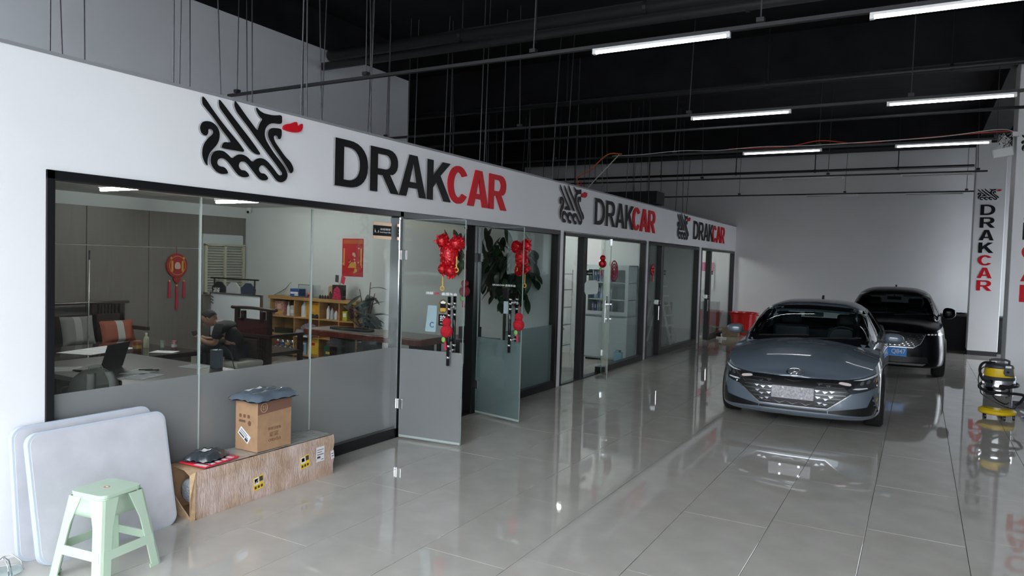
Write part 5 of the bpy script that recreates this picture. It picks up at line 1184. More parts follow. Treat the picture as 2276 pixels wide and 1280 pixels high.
# ---------------------------------------------------------------- rack, whiteboard, armchair, cabinet
rk = thing('clothes_rack', 'black clothes rail standing in front of the louvred window', 'clothes rack', (-5.95, 8.55, 0))
MB().cyl((-6.6, 8.55, 1.36), (-5.35, 8.55, 1.36), .014).build('rail', BLK, rk, world=True)
for x in (-6.5, -5.45):
    MB().cyl((x, 8.55, .05), (x, 8.55, 1.36), .014).build('upright', BLK, rk, world=True); MB().cyl((x, 8.3, .03), (x, 8.8, .03), .014).build('foot', BLK, rk, world=True)
def shirt(label, x, m, logo_=False, rz=0.0, sx=1):
    t = thing('hanging_tshirt', label, 'T-shirt', (x, 8.55, 1.33), rz)
    pts = [(-.10, 0), (.10, 0), (.30, -.10), (.25, -.25), (.19, -.21), (.20, -.62), (-.20, -.62), (-.19, -.21), (-.25, -.25), (-.30, -.10)]
    MB().prism([(u*sx, v-.03) for u, v in pts], lambda u, v, d: (u, d+.02*math.sin(9*u)*min(1, -v*2), v), -.012, .012).build('cloth', m, t, bevel=.006)
    MB().tube([(0, 0, .0), (-.02, 0, .03), (.0, 0, .05), (.02, 0, .03)], .003, 5).build('hanger_hook', CHROME, t)
    if logo_:
        for k, p_ in enumerate(('f1', 'f2', 'jaw', 'tail')):
            MB().prism([(u*.22-.11, v*.30-.30) for u, v in LOGO[p_]], lambda u, v, d: (u, -.034-d, v), 0, .003).build('logo_print', MATS['white_print'], t)
        MB().prism(chaikin([(u*.22-.11, v*.30-.30) for u, v in LOGO['body']]), lambda u, v, d: (u, -.034-d, v), 0, .003).build('logo_print', MATS['white_print'], t)
shirt('black T-shirt with a white dragon logo hanging on the rail', -6.37, SHIRT, True, sx=.6); shirt('plain navy T-shirt hanging at the right end of the rail', -5.61, mat('navy_cloth', (.02, .03, .06), .8), sx=.6); shirt('white T-shirt hanging in the middle of the rail', -5.99, mat('white_cloth', (.45, .46, .47), .8), sx=.6)
wbd = thing('whiteboard', 'white board on legs in front of the clothes rail', 'whiteboard', (-5.5, 8.2, 0))
MB().box(-6.12, -4.88, 8.19, 8.21, .38, 1.12).build('board', mat('whiteboard_face', (.60, .64, .68), .3), wbd, world=True)
for g in ((-6.14, -4.86, .36, .385), (-6.14, -4.86, 1.11, 1.135)): MB().box(g[0], g[1], 8.18, 8.22, g[2], g[3]).build('frame', STEEL, wbd, world=True)
for x in (-6.13, -4.87):
    MB().box(x-.015, x+.015, 8.18, 8.22, .02, 1.13).build('leg', STEEL, wbd, world=True); MB().box(x-.02, x+.02, 7.95, 8.45, 0, .03).build('foot', STEEL, wbd, world=True)
for k in range(3): MB().tube([(-6.10, 8.17, 1.06-.05*k), (-6.06, 8.15, 1.07-.05*k), (-6.03, 8.17, 1.04-.05*k)], .008, 6).build('hook', BLK, wbd, world=True)
ac = thing('carved_armchair', 'dark carved wooden armchair with a scrolled top rail, seen from behind', 'armchair', (-3.67, 7.3, 0))
for x in (-4.0, -3.34): MB().box(x-.03, x+.03, 6.98, 7.04, 0, 1.02).build('back_post', DWOOD, ac, world=True, bevel=.005)
q = MB(); q.tube([tuple(p_) for p_ in crom([(-4.12, 7.01, 1.04), (-4.06, 7.01, 1.035), (-3.67, 7.01, 1.045), (-3.28, 7.01, 1.03), (-3.2, 7.01, 1.04)], 4)], .024, 8); q.build('top_rail', DWOOD, ac, world=True, smooth=True)
MB().box(-3.97, -3.37, 6.99, 7.03, .68, .86).build('upper_panel', MAROON, ac, world=True)
MB().box(-3.90, -3.84, 6.985, 7.035, .84, 1.0).build('back_slat', DWOOD, ac, world=True); MB().box(-3.50, -3.44, 6.985, 7.035, .84, 1.0).build('back_slat', DWOOD, ac, world=True); MB().box(-3.97, -3.37, 6.985, 7.035, .86, .89).build('cross_rail', DWOOD, ac, world=True); MB().box(-4.03, -3.28, 6.96, 7.05, .64, .68).build('mid_rail', DWOOD, ac, world=True, bevel=.008)
MB().box(-3.97, -3.56, 6.99, 7.02, .10, .60).build('lower_panel', mat('brown_panel_wood', (.05, .028, .02), .4, var=.2, scale=4, stretch=(1, 1, 8)), ac, world=True)
for k in range(4): MB().box(-3.53+.052*k, -3.51+.052*k, 6.99, 7.02, .10, .64).build('lower_slat', DWOOD, ac, world=True)
MB().box(-4.02, -3.30, 7.0, 7.62, .38, .43).build('seat', DWOOD, ac, world=True, bevel=.006)
for x in (-4.0, -3.34):
    MB().box(x-.03, x+.03, 7.56, 7.62, 0, .66).build('front_leg', DWOOD, ac, world=True); MB().box(x-.035, x+.035, 7.0, 7.66, .64, .68).build('armrest', DWOOD, ac, world=True, bevel=.008)
sc_ = thing('side_cabinet', 'dark narrow cabinet with brass handles between the person and the armchair', 'cabinet', (-4.2, 7.25, 0))
MB().box(-4.38, -4.06, 7.1, 7.45, 0, .62).build('body', DWOOD, sc_, world=True, bevel=.004)
for z in (.06, .33):
    d_ = MB().box(-4.36, -4.08, 7.085, 7.1, z, z+.25).build('drawer', DWOOD, sc_, world=True); MB().box(-4.30, -4.275, 7.07, 7.085, z+.08, z+.16).build('handle', GOLD, d_, world=True); MB().box(-4.2, -4.1, 7.082, 7.085, z+.17, z+.21).build('drawer_label', WLAB, d_, world=True)
yl = MB(); yl.sphere((-4.2, 7.25, .675), .055, 12, 8, (1.2, 1, .9)); tag(yl.build('lime_cushion_ball', mat('lime_yellow', (.42, .45, .03), .6), smooth=True), 'small lime-yellow ball on the narrow dark cabinet', 'ball')
# ---------------------------------------------------------------- pine shelf and its contents
PINE = mat('pine_board', (.42, .24, .085), .45, var=.18, scale=3, stretch=(1, 1, 7))
SX0, SX1, SY0, SY1 = -5.66, -3.62, 9.08, 9.43
sh = thing('pine_shelf', 'open pine shelf unit against the white divider wall', 'shelf', ((SX0+SX1)/2, 9.25, 0))
MB().box(SX0-.03, SX1+.03, SY0-.02, SY1, 1.02, 1.075).build('top_board', PINE, sh, world=True, bevel=.004)
for x in (SX0, -5.06, -4.46, -4.0, SX1-.022): MB().box(x, x+.022, SY0, SY1, 0, 1.02).build('upright', PINE, sh, world=True, bevel=.002)
for z in (.04, .37, .70): MB().box(SX0+.022, SX1-.022, SY0+.004, SY1, z, z+.022).build('shelf_board', PINE, sh, world=True, bevel=.002)
MB().box(SX0, SX1, SY1-.012, SY1, 0, 1.02).build('back_board', PINE, sh, world=True)
def boxobj(name, label, x0, x1, z0, z1, m, y0=9.14, d=.16, cat='box', face=None, group=None, rz=0):
    t = thing(name, label, cat, ((x0+x1)/2, y0+d/2, z0), rz, group=group)
    MB().box(-(x1-x0)/2, (x1-x0)/2, -d/2, d/2, 0, z1-z0).build('body', m, t, bevel=.004)
    for (a, b, c_, e_, mm) in face or []:
        w_ = x1-x0; h_ = z1-z0; MB().box(-w_/2+w_*a, -w_/2+w_*b, -d/2-.0018, -d/2-.0002, h_*c_, h_*e_).build('print', mm, t)
    return t
ROSE = mat('rose_floral', (.45, .22, .18), .5, var=.4, scale=30); WHP = MATS['white_plastic']; ORY = mat('orange_yellow_card', (.60, .29, .01), .5); YLC = mat('yellow_card', (.62, .42, .02), .5); BLUEB = mat('blue_box', (.04, .10, .30), .45); GREYG = mat('grey_tin', (.45, .47, .48), .4); DGRN = mat('dark_green_card', (.02, .06, .04), .5)
boxobj('floral_box', 'rose floral gift box on the upper left shelf', -5.60, -5.38, .722, .98, ROSE, face=[(.1, .9, .1, .3, GOLD), (.3, .7, .45, .8, MATS['ornament_pale'])])
bottle('slim white bottle beside the floral box on the shelf', -5.31, 9.2, .722, .032, .25, WHP, WHP); can('wide grey tin on the upper left shelf', -5.17, 9.22, .722, .085, .19, GREYG, WHP, 'tin', 'storage_tin')
bottle('white cloth-wrapped bottle beside the orange box', -4.91, 9.2, .722, .06, .30, mat('white_wrap', (.6, .6, .58), .7), mat('twine_brown', (.35, .25, .18), .8))
boxobj('card_box', 'orange-yellow gift box on the upper middle shelf', -4.82, -4.50, .722, 1.0, ORY, face=[(.08, .92, .1, .13, PR), (.08, .92, .87, .9, PR), (.3, .7, .4, .6, GOLD)])
q = thing('black_bow', 'black ribbon bow in front of the orange-yellow gift box', 'bow', (-4.58, 9.10, .722))
for s_ in (-1, 1): MB().sphere((-4.58+s_*.05, 9.11, .76), .045, 10, 8, (1.1, .5, .8)).build('loop', BLKM, q, world=True, smooth=True)
MB().sphere((-4.58, 9.105, .755), .022, 8, 6).build('knot', BLKM, q, world=True, smooth=True)
for k, (x, h, m, lab) in enumerate(((-4.34, .26, WHP, 'tall white spray bottle'), (-4.25, .22, GREYG, 'grey spray bottle'), (-4.16, .17, WHP, 'short white jar bottle'))): bottle(lab+' on the upper right shelf', x, 9.2, .722, .035, h, m, BLK if k == 0 else REDP)
boxobj('card_box', 'small lime-yellow carton on the upper right shelf', -3.97, -3.86, .722, .88, mat('lime_card', (.45, .50, .05), .5), face=[(.2, .8, .4, .8, WLAB)])
boxobj('glass_tray', 'flat green glass tray on the middle left shelf', -5.6, -5.12, .392, .50, glass_mat('green_tray_glass', (.45, .62, .52), 1.2, .1), cat='tray')
sh_ = thing('sports_shoe', 'grey sports shoe stuck out of the middle shelf', 'shoe', (-4.75, 9.05, .392), .4)
rows = []
for k in range(9):
    f_ = k/8; w_ = .045*(1 if f_ < .7 else 1-.5*(f_-.7)/.3); h_ = .11 if f_ < .35 else .11-.07*(f_-.35)/.65
    rows.append([(-.15+.30*f_, w_*math.sin(a*PI/5-PI/2)*1.0, .02+h_*max(0, math.cos(a*PI/5-PI/2+0))*.9 if False else .02+h_*math.sin(a*PI/5)) for a in range(6)])
q = MB()
rows = [[(-.15+.30*k/8, .045*math.cos(a*PI/6)*(1 if k < 6 else 1-.2*(k-5)), .02+(.11 if k < 3 else .11-.015*(k-2))*math.sin(a*PI/6)) for a in range(7)] for k in range(9)]
q.grid(rows); q.build('upper', mat('grey_purple_mesh', (.22, .20, .25), .7), sh_, smooth=True, solid=.004); MB().prism(rrect(.31, .10, .045, 5), XY(0), 0, .025).build('sole', MATS['white_plastic'], sh_)
fn_ = thing('hand_fan', 'folded grey and purple hand fan standing on the middle shelf', 'fan', (-4.62, 9.06, .392))
q = MB()
for k in range(9):
    a = math.radians(40+12*k); d_ = Vector((math.cos(a), 0, math.sin(a)))
    q.obox(Vector((-4.62, 9.06-.006*k, .40))+d_*.12, d_*.12, (0, .002, 0), Vector((-d_.z, 0, d_.x))*.02)
q.build('blades', mat('purple_grey', (.2, .17, .22), .6), fn_, world=True)
boxobj('drink_carton', 'pale blue drink carton on the lower middle shelf', -4.94, -4.80, .062, .28, mat('pale_blue_card', (.35, .48, .58), .5), face=[(.2, .6, .3, .8, BLUEB), (.1, .9, .85, .93, WLAB)]); boxobj('card_box', 'tall yellow box on the lower middle shelf', -4.76, -4.50, .062, .36, YLC, face=[(.35, .65, .6, .75, RED), (.1, .9, .04, .08, PR)])
boxobj('card_box', 'dark green box on the lower right shelf', -4.38, -4.14, .062, .26, DGRN, face=[(.2, .8, .3, .5, GOLD)])
rng = random.Random(5)
for k in range(8):
    can('silver can in the lower left shelf, number of the row near the upright' if False else ['silver can at the left end of the lower shelf', 'second silver can from the left on the lower shelf', 'third silver can from the left on the lower shelf', 'fourth silver can from the left on the lower shelf', 'silver can stacked left on the lower can row', 'silver can stacked left of centre on the lower can row', 'silver can stacked right of centre on the lower can row', 'silver can stacked right on the lower can row'][k], -5.57+.125*(k % 4)+.05*(k > 3), 9.16, .062 if k < 4 else .175, .052, .112, mat('silver_can', (.55, .55, .56), .25, .9), [REDO, BLUEB, GOLD, INK][k % 4])
# on top of the shelf
T = 1.076
boxobj('card_box', 'blue and white box on top of the pine shelf', -5.22, -5.00, T, T+.14, BLUEB, face=[(.05, .95, .35, .6, WLAB), (.5, .95, .1, .3, WLAB)])
ds_ = thing('display_case', 'clear display case on top of the pine shelf', 'case', (-4.82, 9.22, T)); MB().box(-5.0, -4.65, 9.13, 9.31, T, T+.22).build('case', GLS, ds_, world=True)
for x in (-5.0, -4.65): MB().box(x-.004, x+.004, 9.125, 9.13, T, T+.225).build('edge', STEEL, ds_, world=True)
MB().box(-5.0, -4.65, 9.125, 9.13, T+.217, T+.225).build('edge', STEEL, ds_, world=True)
wrk = thing('wire_rack', 'thin wire drying rack at the left end of the shelf top', 'rack', (-5.4, 9.25, T)); q = MB()
for k in range(5): q.tube([(-5.63+.05*k, 9.16, T+.004), (-5.45+.03*k, 9.25, T+.12+.03*k)], .003, 4)
q.tube([(-5.65, 9.16, T+.004), (-5.38, 9.16, T+.004), (-5.3, 9.25, T+.25), (-5.47, 9.25, T+.12), (-5.65, 9.16, T+.004)], .003, 4); q.build('wires', STEEL, wrk, world=True)
boxobj('notebook', 'dark flat notebook on top of the pine shelf', -5.1, -4.72, T, T+.02, INK, y0=9.06, d=.06, cat='notebook', face=[(.0, .3, .2, .8, BLUEB)])
can('small red and black cup on the shelf top', -4.70, 9.10, T, .035, .085, REDP, BLK, 'cup', 'cup')
plq = thing('wooden_plaque', 'rounded pale wooden plaque on top of the pine shelf', 'plaque', (-4.35, 9.3, T)); MB().prism(rrect(.17, .22, .05, 5, -4.35, T+.11), XZ(9.3), 0, .02).build('board', mat('pale_wood', (.38, .27, .17), .6), plq, world=True)
for k in range(5): bottle(['tiny dark bottle at the left end of the row on the shelf top', 'second tiny dark bottle of the row on the shelf top', 'third tiny dark bottle of the row on the shelf top', 'fourth tiny dark bottle of the row on the shelf top', 'taller brown bottle at the end of the row on the shelf top'][k], -4.47+.06*k, 9.12, T, .02 if k < 4 else .025, .07 if k < 4 else .15, BLK if k < 4 else mat('brown_bottle', (.12, .06, .03), .2), GOLD)
rb2 = thing('gift_bag', 'crimson patterned gift bag on top of the pine shelf', 'bag', (-4.06, 9.15, T)); MB().box(-4.17, -3.95, 9.10, 9.20, T, T+.25).build('body', mat('dark_bag', (.03, .012, .015), .5), rb2, world=True); MB().prism([(-4.16, T+.005), (-3.96, T+.005), (-3.99, T+.17), (-4.06, T+.23), (-4.13, T+.17)], XZ(9.0995), 0, .002).build('crimson_panel', mat('crimson_pattern', (.45, .02, .08), .5, var=.5, scale=45), rb2, world=True)
fg_ = thing('desk_flags', 'pair of small red flags standing on the gift bag', 'flags', (-4.05, 9.15, T+.25)); MB().cyl((-4.06, 9.15, T+.25), (-4.08, 9.15, T+.42), .003, n=5).build('pole', STEEL, fg_, world=True); MB().cyl((-4.04, 9.15, T+.25), (-4.0, 9.15, T+.42), .003, n=5).build('pole', STEEL, fg_, world=True)
q = MB(); q.add([(-4.155, 9.15, T+.30), (-4.085, 9.15, T+.29), (-4.075, 9.15, T+.41), (-4.15, 9.15, T+.42)], [(0, 1, 2, 3)]); q.build('flag', INK, fg_, world=True, solid=.002); q = MB(); q.add([(-4.03, 9.15, T+.29), (-3.95, 9.15, T+.26), (-3.92, 9.15, T+.38), (-4.0, 9.15, T+.42)], [(0, 1, 2, 3)]); q.build('flag', mat('flag_red', (.6, .03, .06), .5), fg_, world=True, solid=.002)

# ---------------------------------------------------------------- redwood table, tray, stool, leafy plants
RW = mat('redwood_slab', (.13, .032, .022), .3, var=.3, scale=4, stretch=(6, 1, 1)); PALE = mat('pale_table_top', (.30, .26, .22), .35)
rt = thing('redwood_table', 'long redwood slab table in front of the pine shelf', 'table', (-2.6, 8.0, 0))
MB().box(-3.45, -1.25, 7.75, 8.45, .63, .72).build('slab', RW, rt, world=True, bevel=.012); MB().box(-3.43, -1.27, 7.77, 8.43, .7205, .724).build('top_sheet', PALE, rt, world=True)
for x in (-2.98, -2.45, -1.5): MB().box(x-.07, x+.07, 7.9, 8.3, 0, .63).build('leg', DWOOD, rt, world=True)
tr_ = thing('tea_tray', 'flat black tea tray on the redwood table', 'tray', (-2.75, 8.05, .725)); MB().prism(chaikin([(-.42, -.12), (.36, -.14), (.44, 0), (.3, .13), (-.36, .12)], 2), XY(0), 0, .03).build('tray', BLKM, tr_, bevel=.006); MB().prism(chaikin([(-.34, -.07), (.3, -.09), (.34, 0), (.24, .08), (-.28, .07)], 2), XY(.0301), 0, .003).build('tray_inset', TGL, tr_)
rs = thing('round_stool', 'white round stool with a dark ring under the redwood table', 'stool', (-2.1, 7.55, 0)); MB().lathe([(.001, .36), (.17, .36), (.18, .38), (.18, .42), (.17, .44), (.001, .44)], n=24).build('seat', mat('white_leather', (.55, .57, .58), .5), rs, smooth=True, auto=40); MB().lathe([(.181, .39), (.184, .395), (.184, .405), (.181, .41)], n=24).build('ring', INK, rs, smooth=True); MB().cyl((0, 0, .02), (0, 0, .36), .03).build('column', CHROME, rs); MB().lathe([(.001, 0), (.17, 0), (.17, .015), (.001, .03)], n=24).build('base', CHROME, rs)
LEAFD = mat('dark_green_leaf', (.015, .035, .02), .35, var=.4, scale=6); LEAFR = mat('reddish_leaf', (.08, .015, .02), .4); LEAFG = mat('grey_green_leaf', (.10, .12, .11), .4); STEM = mat('brown_stem', (.05, .035, .02), .7); LEAFB = mat('mid_green_leaf', (.03, .075, .025), .4, var=.4, scale=6)
def leafmesh(L, W, droop, fold=.15):
    rows = []
    for k in range(7):
        f_ = k/6; w_ = W*math.sin(PI*min(1, f_*.92+.06))**.8*.5; z = -droop*f_*f_
        rows.append([(L*f_, -w_, z+fold*w_), (L*f_, 0, z), (L*f_, w_, z+fold*w_)])
    return rows
def leaf_part(parent, base, d, up, L, W, droop, m):
    d = Vector(d).normalized(); s_ = d.cross(Vector(up)); s_ = s_.normalized() if s_.length > .01 else Vector((1, 0, 0)); u = s_.cross(d)
    q = MB(); q.grid([[tuple(Vector(base)+d*p_[0]+s_*p_[1]+u*p_[2]) for p_ in r] for r in leafmesh(L, W, droop)])
    return q.build('leaf', m, parent, world=True, smooth=True, fix=False)
rp_ = thing('rubber_plant', 'rubber plant with broad dark leaves behind the redwood table', 'plant', (-3.08, 8.78, 0))
MB().lathe([(.001, 0), (.13, 0), (.17, .34), (.18, .36), (.16, .36), (.155, .33), (.001, .33)], (-3.08, 8.78, 0), 20).build('pot', WHP, rp_, world=True, smooth=True, auto=40)
rng = random.Random(11); tips = []
for k, (dx, dy, zt) in enumerate(((-.12, -.05, 1.30), (.06, 0, 1.42), (.22, -.08, 1.25), (-.32, -.1, 1.05), (.12, -.15, 1.0))):
    P_ = crom([(-3.08, 8.78, .33), (-3.08+dx*.3, 8.75+dy*.3, .33+(zt-.33)*.5), (-3.08+dx, 8.75+dy, zt)], 5); MB().tube([tuple(p_) for p_ in P_], [.014-.0008*i for i in range(len(P_))], 6).build('stem', STEM, rp_, world=True, smooth=True); tips.append(P_)
for k in range(34):
    P_ = tips[k % 5]; b_ = P_[rng.randint(4, len(P_)-1)]; a = rng.uniform(0, 2*PI); el = rng.uniform(-.5, .8)
    leaf_part(rp_, b_, (math.cos(a)*math.cos(el), math.sin(a)*math.cos(el)*.6, math.sin(el)), (0, 0, 1), rng.uniform(.2, .36), rng.uniform(.10, .17), rng.uniform(.02, .12), [LEAFD, LEAFG, LEAFD, LEAFR, LEAFG][k % 5])
tp = thing('fig_tree', 'leafy fig tree hanging over the open doorway', 'tree', (-.66, 8.95, 0))
MB().lathe([(.001, 0), (.16, 0), (.2, .40), (.21, .42), (.19, .42), (.18, .38), (.001, .38)], (-.66, 8.95, 0), 20).build('pot', WHP, tp, world=True, smooth=True, auto=40)
tips = []
for k in range(9):
    a = k*2.4; P_ = crom([(-.66, 8.95, .38), (-.66, 8.95, 1.2), (-.66+.12*math.cos(a), 8.95+.08*math.sin(a), 1.7), (-.66+.50*math.cos(a), 8.95-.25+.45*math.sin(a), 1.80+.42*((k*37) % 10)/10)], 5)
    MB().tube([tuple(p_) for p_ in P_], [.018-.0009*i for i in range(len(P_))], 6).build('branch', STEM, tp, world=True, smooth=True); tips.append(P_[9:])
for k in range(290):
    P_ = tips[k % 9]; b_ = Vector(P_[rng.randint(0, len(P_)-1)])+Vector((rng.gauss(0, .15), rng.gauss(0, .16), rng.gauss(-.04, .17))); a = rng.uniform(0, 2*PI)
    b_.x = min(b_.x, -.30); b_.y = min(b_.y, 9.25); b_.z = min(b_.z, 2.42)
    leaf_part(tp, b_, (math.cos(a)*.5, math.sin(a)*.5, -rng.uniform(.3, 1.1)), (math.cos(a), math.sin(a), .3), rng.uniform(.18, .30), rng.uniform(.08, .13), rng.uniform(0, .08), LEAFD if k % 4 else LEAFB)
stb = thing('side_table', 'dark side table with cups just inside the open doorway', 'table', (-1.3, 9.0, 0)); MB().box(-1.75, -.95, 8.75, 9.35, .60, .64).build('top', DWOOD, stb, world=True, bevel=.004)
for x in (-1.7, -1.0):
    for y in (8.8, 9.3): MB().box(x-.025, x+.025, y-.025, y+.025, 0, .60).build('leg', DWOOD, stb, world=True)
boxobj('dark_case', 'dark green case on the side table inside the doorway', -1.42, -1.14, .641, .82, mat('olive_black', (.03, .035, .028), .6), y0=8.9, d=.2, cat='case')
for k in range(4): tag(MB().lathe([(.001, 0), (.025, 0), (.036, .06), (.033, .06), (.022, .006), (.001, .006)], (-1.70+.075*k, 8.82+.03*(k % 2), .641), 12).build('tea_cup', MATS['white_plastic'], smooth=True), ['leftmost white tea cup on the side table', 'second white tea cup from the left on the side table', 'third white tea cup from the left on the side table', 'white tea cup nearest the dark green case'][k], 'cup', 'tea cups on the side table')
boxobj('storage_crate', 'navy blue storage crate on the floor inside the doorway', -1.05, -.60, 0, .42, mat('navy_plastic', (.012, .03, .09), .4), y0=7.6, d=.4, cat='crate')
boxobj('paper_bag', 'pale grey folded bag on top of the navy crate', -1.0, -.70, .4205, .58, mat('pale_grey_bag', (.35, .4, .45), .5), y0=7.68, d=.18, cat='bag')

# ---------------------------------------------------------------- second, third and farthest office
CABM = mat('grey_steel_cabinet', (.42, .50, .51), .4, .0)
def cabinet(label, x0, x1, y0, y1, seed):
    c = thing('filing_cabinet', label, 'cabinet', ((x0+x1)/2, (y0+y1)/2, 0)); xm = (x0+x1)/2
    MB().box(x0, x1, y1-.015, y1, .03, 1.8).build('back', CABM, c, world=True)
    for x in (x0, x1-.018): MB().box(x, x+.018, y0, y1, .03, 1.8).build('side', CABM, c, world=True)
    for z in (.03, .83, 1.14, 1.46, 1.78): MB().box(x0, x1, y0+.02, y1, z, z+.02).build('shelf_plate', CABM, c, world=True)
    MB().box(x0+.02, x1-.02, y0+.04, y1-.02, 0, .03).build('plinth', BLK, c, world=True)
    for a, b in ((x0, xm-.002), (xm+.002, x1)):
        d = MB().box(a, b, y0-.016, y0, .06, .82).build('steel_door', CABM, c, world=True, bevel=.004); hx = b-.05 if a == x0 else a+.03
        MB().box(hx, hx+.02, y0-.03, y0-.016, .42, .52).build('handle', CHROME, d, world=True)
        g = MB(); 
        for e_ in ((a, a+.06, .86, 1.78), (b-.06, b, .86, 1.78), (a+.06, b-.06, .86, .93), (a+.06, b-.06, 1.71, 1.78)): g.box(e_[0], e_[1], y0-.016, y0, e_[2], e_[3])
        gd = g.build('glazed_door', CABM, c, world=True); MB().box(a+.06, b-.06, y0-.010, y0-.006, .93, 1.71).build('door_pane', GLASS, gd, world=True)
    return c
FOLD = [mat('blue_folder', (.06, .14, .34), .5), mat('pale_folder', (.42, .46, .55), .5), mat('grey_folder', (.25, .3, .38), .5)]
def folders(cab, x0, x1, y0, rng, where):
    k = 0
    for zi, (z, nm) in enumerate(((1.16, 'middle'), (1.48, 'top'), (.85, 'bottom'))):
        x = x0+.06; i = 0
        while x < x1-.08 and i < 9:
            h = rng.uniform(.2, .26); w_ = rng.uniform(.03, .045); lean = rng.uniform(-.02, .02)
            t = thing('ring_binder', 'blue-grey ring binder %s of the %s shelf in the %s' % (['at the left end', 'second from the left', 'third from the left', 'fourth from the left', 'fifth from the left', 'sixth from the left', 'seventh from the left', 'eighth from the left', 'ninth from the left'][i], nm, where), 'binder', (x, y0+.1, z), group='ring binders in the steel cabinet')
            q = MB(); q.obox((w_/2, .08, h/2), (w_/2, 0, 0), (0, .10, 0), (lean, 0, h/2)); q.build('cover', FOLD[(i+zi) % 3], t)
            q = MB(); q.box(w_*.2, w_*.8, -.022, -.0195, h*.55, h*.85); q.build('spine_label', WLAB, t)
            x += w_+.012; i += 1
        k += 1
rng = random.Random(9)
cabinet('grey steel cabinet with glazed upper doors in the second office', -.98, -.12, 12.55, 13.05, 1); folders(None, -.98, -.12, 12.65, rng, 'steel cabinet')
jg = thing('plastic_jug', 'small blue screen-wash jug on the floor by the steel cabinet', 'jug', (-.16, 12.25, 0)); rows = []
MB().prism(rrect(.16, .09, .03, 4), lambda u, v, d: (u, v, d), 0, .22).build('body', mat('pale_blue_jug', (.16, .40, .52), .25), jg, bevel=.02, seg=3); MB().cyl((.03, 0, .22), (.03, 0, .26), .022, n=10).build('cap', BLK, jg); MB().tube([(-.05, 0, .21), (-.04, 0, .255), (.0, 0, .255), (.02, 0, .22)], .012, 6).build('handle', MATS['pale_blue_jug'], jg, smooth=True)
ls = thing('display_rack', 'pale display rack with price cards behind the second office pane', 'rack', (-.7, 10.9, 0))
for z in (.4, .75, 1.05, 1.35, 1.62): MB().box(-1.75, -.68, 10.95, 11.3, z, z+.015).build('rack_shelf', STEEL, ls, world=True)
for x in (-1.75, -.68):
    for y in (10.95, 11.3): MB().cyl((x, y, 0), (x, y, 1.7), .010, n=6).build('rack_post', STEEL, ls, world=True)
for k, z in enumerate((1.26, 1.53)):
    q = MB().box(-.98, -.74, 10.935, 10.942, z, z+.10).build('price_card', WLAB, ls, world=True); t = fit(text_mb('未售' if k == 0 else '未售', 1, .01, .01), -.95, -.77, z+.02, z+.08, lambda u, v, d: (u, 10.934-d, v), 0, .001); t.build('characters', INK, q, world=True)
dk2 = thing('reception_desk', 'pale grey desk inside the second office', 'desk', (-.8, 10.6, 0)); MB().box(-1.8, -.55, 10.35, 10.75, .70, .74).build('top', mat('pale_desk', (.42, .46, .45), .4), dk2, world=True); MB().box(-1.75, -.6, 10.38, 10.42, 0, .70).build('front_panel', MATS['pale_desk'], dk2, world=True); MB().box(-.63, -.59, 10.4, 10.72, 0, .70).build('side_panel', MATS['pale_desk'], dk2, world=True); MB().box(-1.78, -1.74, 10.4, 10.72, 0, .70).build('side_panel', MATS['pale_desk'], dk2, world=True)
boxobj('red_organiser', 'dark red file organiser on the pale grey desk', -1.15, -.72, .741, .95, mat('dark_red_plastic', (.22, .02, .04), .5), y0=10.45, d=.2, cat='organiser')
boxobj('red_stand', 'narrow red stand beside the dark door post of the second office', -.66, -.58, .741, 1.22, mat('brick_red', (.35, .06, .02), .5), y0=10.48, d=.08, cat='stand', face=[(.2, .8, .6, .75, WLAB)])
# third office: step ladder, dark shelves
AL = mat('aluminium', (.62, .62, .63), .35, .8)
ld = thing('step_ladder', 'tall aluminium step ladder in the third office', 'ladder', (-.9, 16.2, 0))
for s_ in (-.22, .22):
    for lean, nm in ((.35, 'front_rail'), (-.35, 'rear_rail')):
        q = MB(); q.obox((-.7+lean/2+.0, 16.25+s_*(1 if lean > 0 else .9), .78), (lean/2, 0, -.78), (0, .014, 0), (.02, 0, .01)); q.build(nm, AL, ld, world=True)
for k in range(6):
    f_ = (k+1)/7; MB().box(-.7+.35*(1-f_)-.04, -.7+.35*(1-f_)+.04, 16.03, 16.47, 1.56*f_-.012, 1.56*f_+.012).build('step', AL, ld, world=True)
lw = thing('low_cabinet', 'dark grey low cabinet along the wall of the third office', 'cabinet', (-2.2, 16.6, 0)); MB().box(-3.4, -.6, 16.5, 16.88, 0, .95).build('body', mat('slate_cabinet', (.10, .105, .11), .5), lw, world=True)
for k in range(4): MB().box(-3.35+.68*k, -2.73+.68*k, 16.485, 16.5, .06, .9).build('door_panel', MATS['slate_cabinet'], lw, world=True, bevel=.004)
sf2 = thing('grey_sofa', 'dark grey low sofa in the third office', 'sofa', (-1.6, 15.0, 0)); MB().box(-2.4, -.9, 14.9, 15.6, .12, .42).build('seat', mat('charcoal_cloth', (.06, .06, .065), .9), sf2, world=True, bevel=.05); MB().box(-2.4, -.9, 15.5, 15.75, .3, .8).build('backrest', MATS['charcoal_cloth'], sf2, world=True, bevel=.05); MB().box(-2.45, -2.25, 14.9, 15.7, .12, .58).build('armrest', MATS['charcoal_cloth'], sf2, world=True, bevel=.04); MB().box(-1.05, -.85, 14.9, 15.7, .12, .58).build('armrest', MATS['charcoal_cloth'], sf2, world=True, bevel=.04)
for x in (-2.3, -1.0):
    for y in (15.0, 15.65): MB().box(x-.03, x+.03, y-.03, y+.03, 0, .13).build('leg', BLK, sf2, world=True)
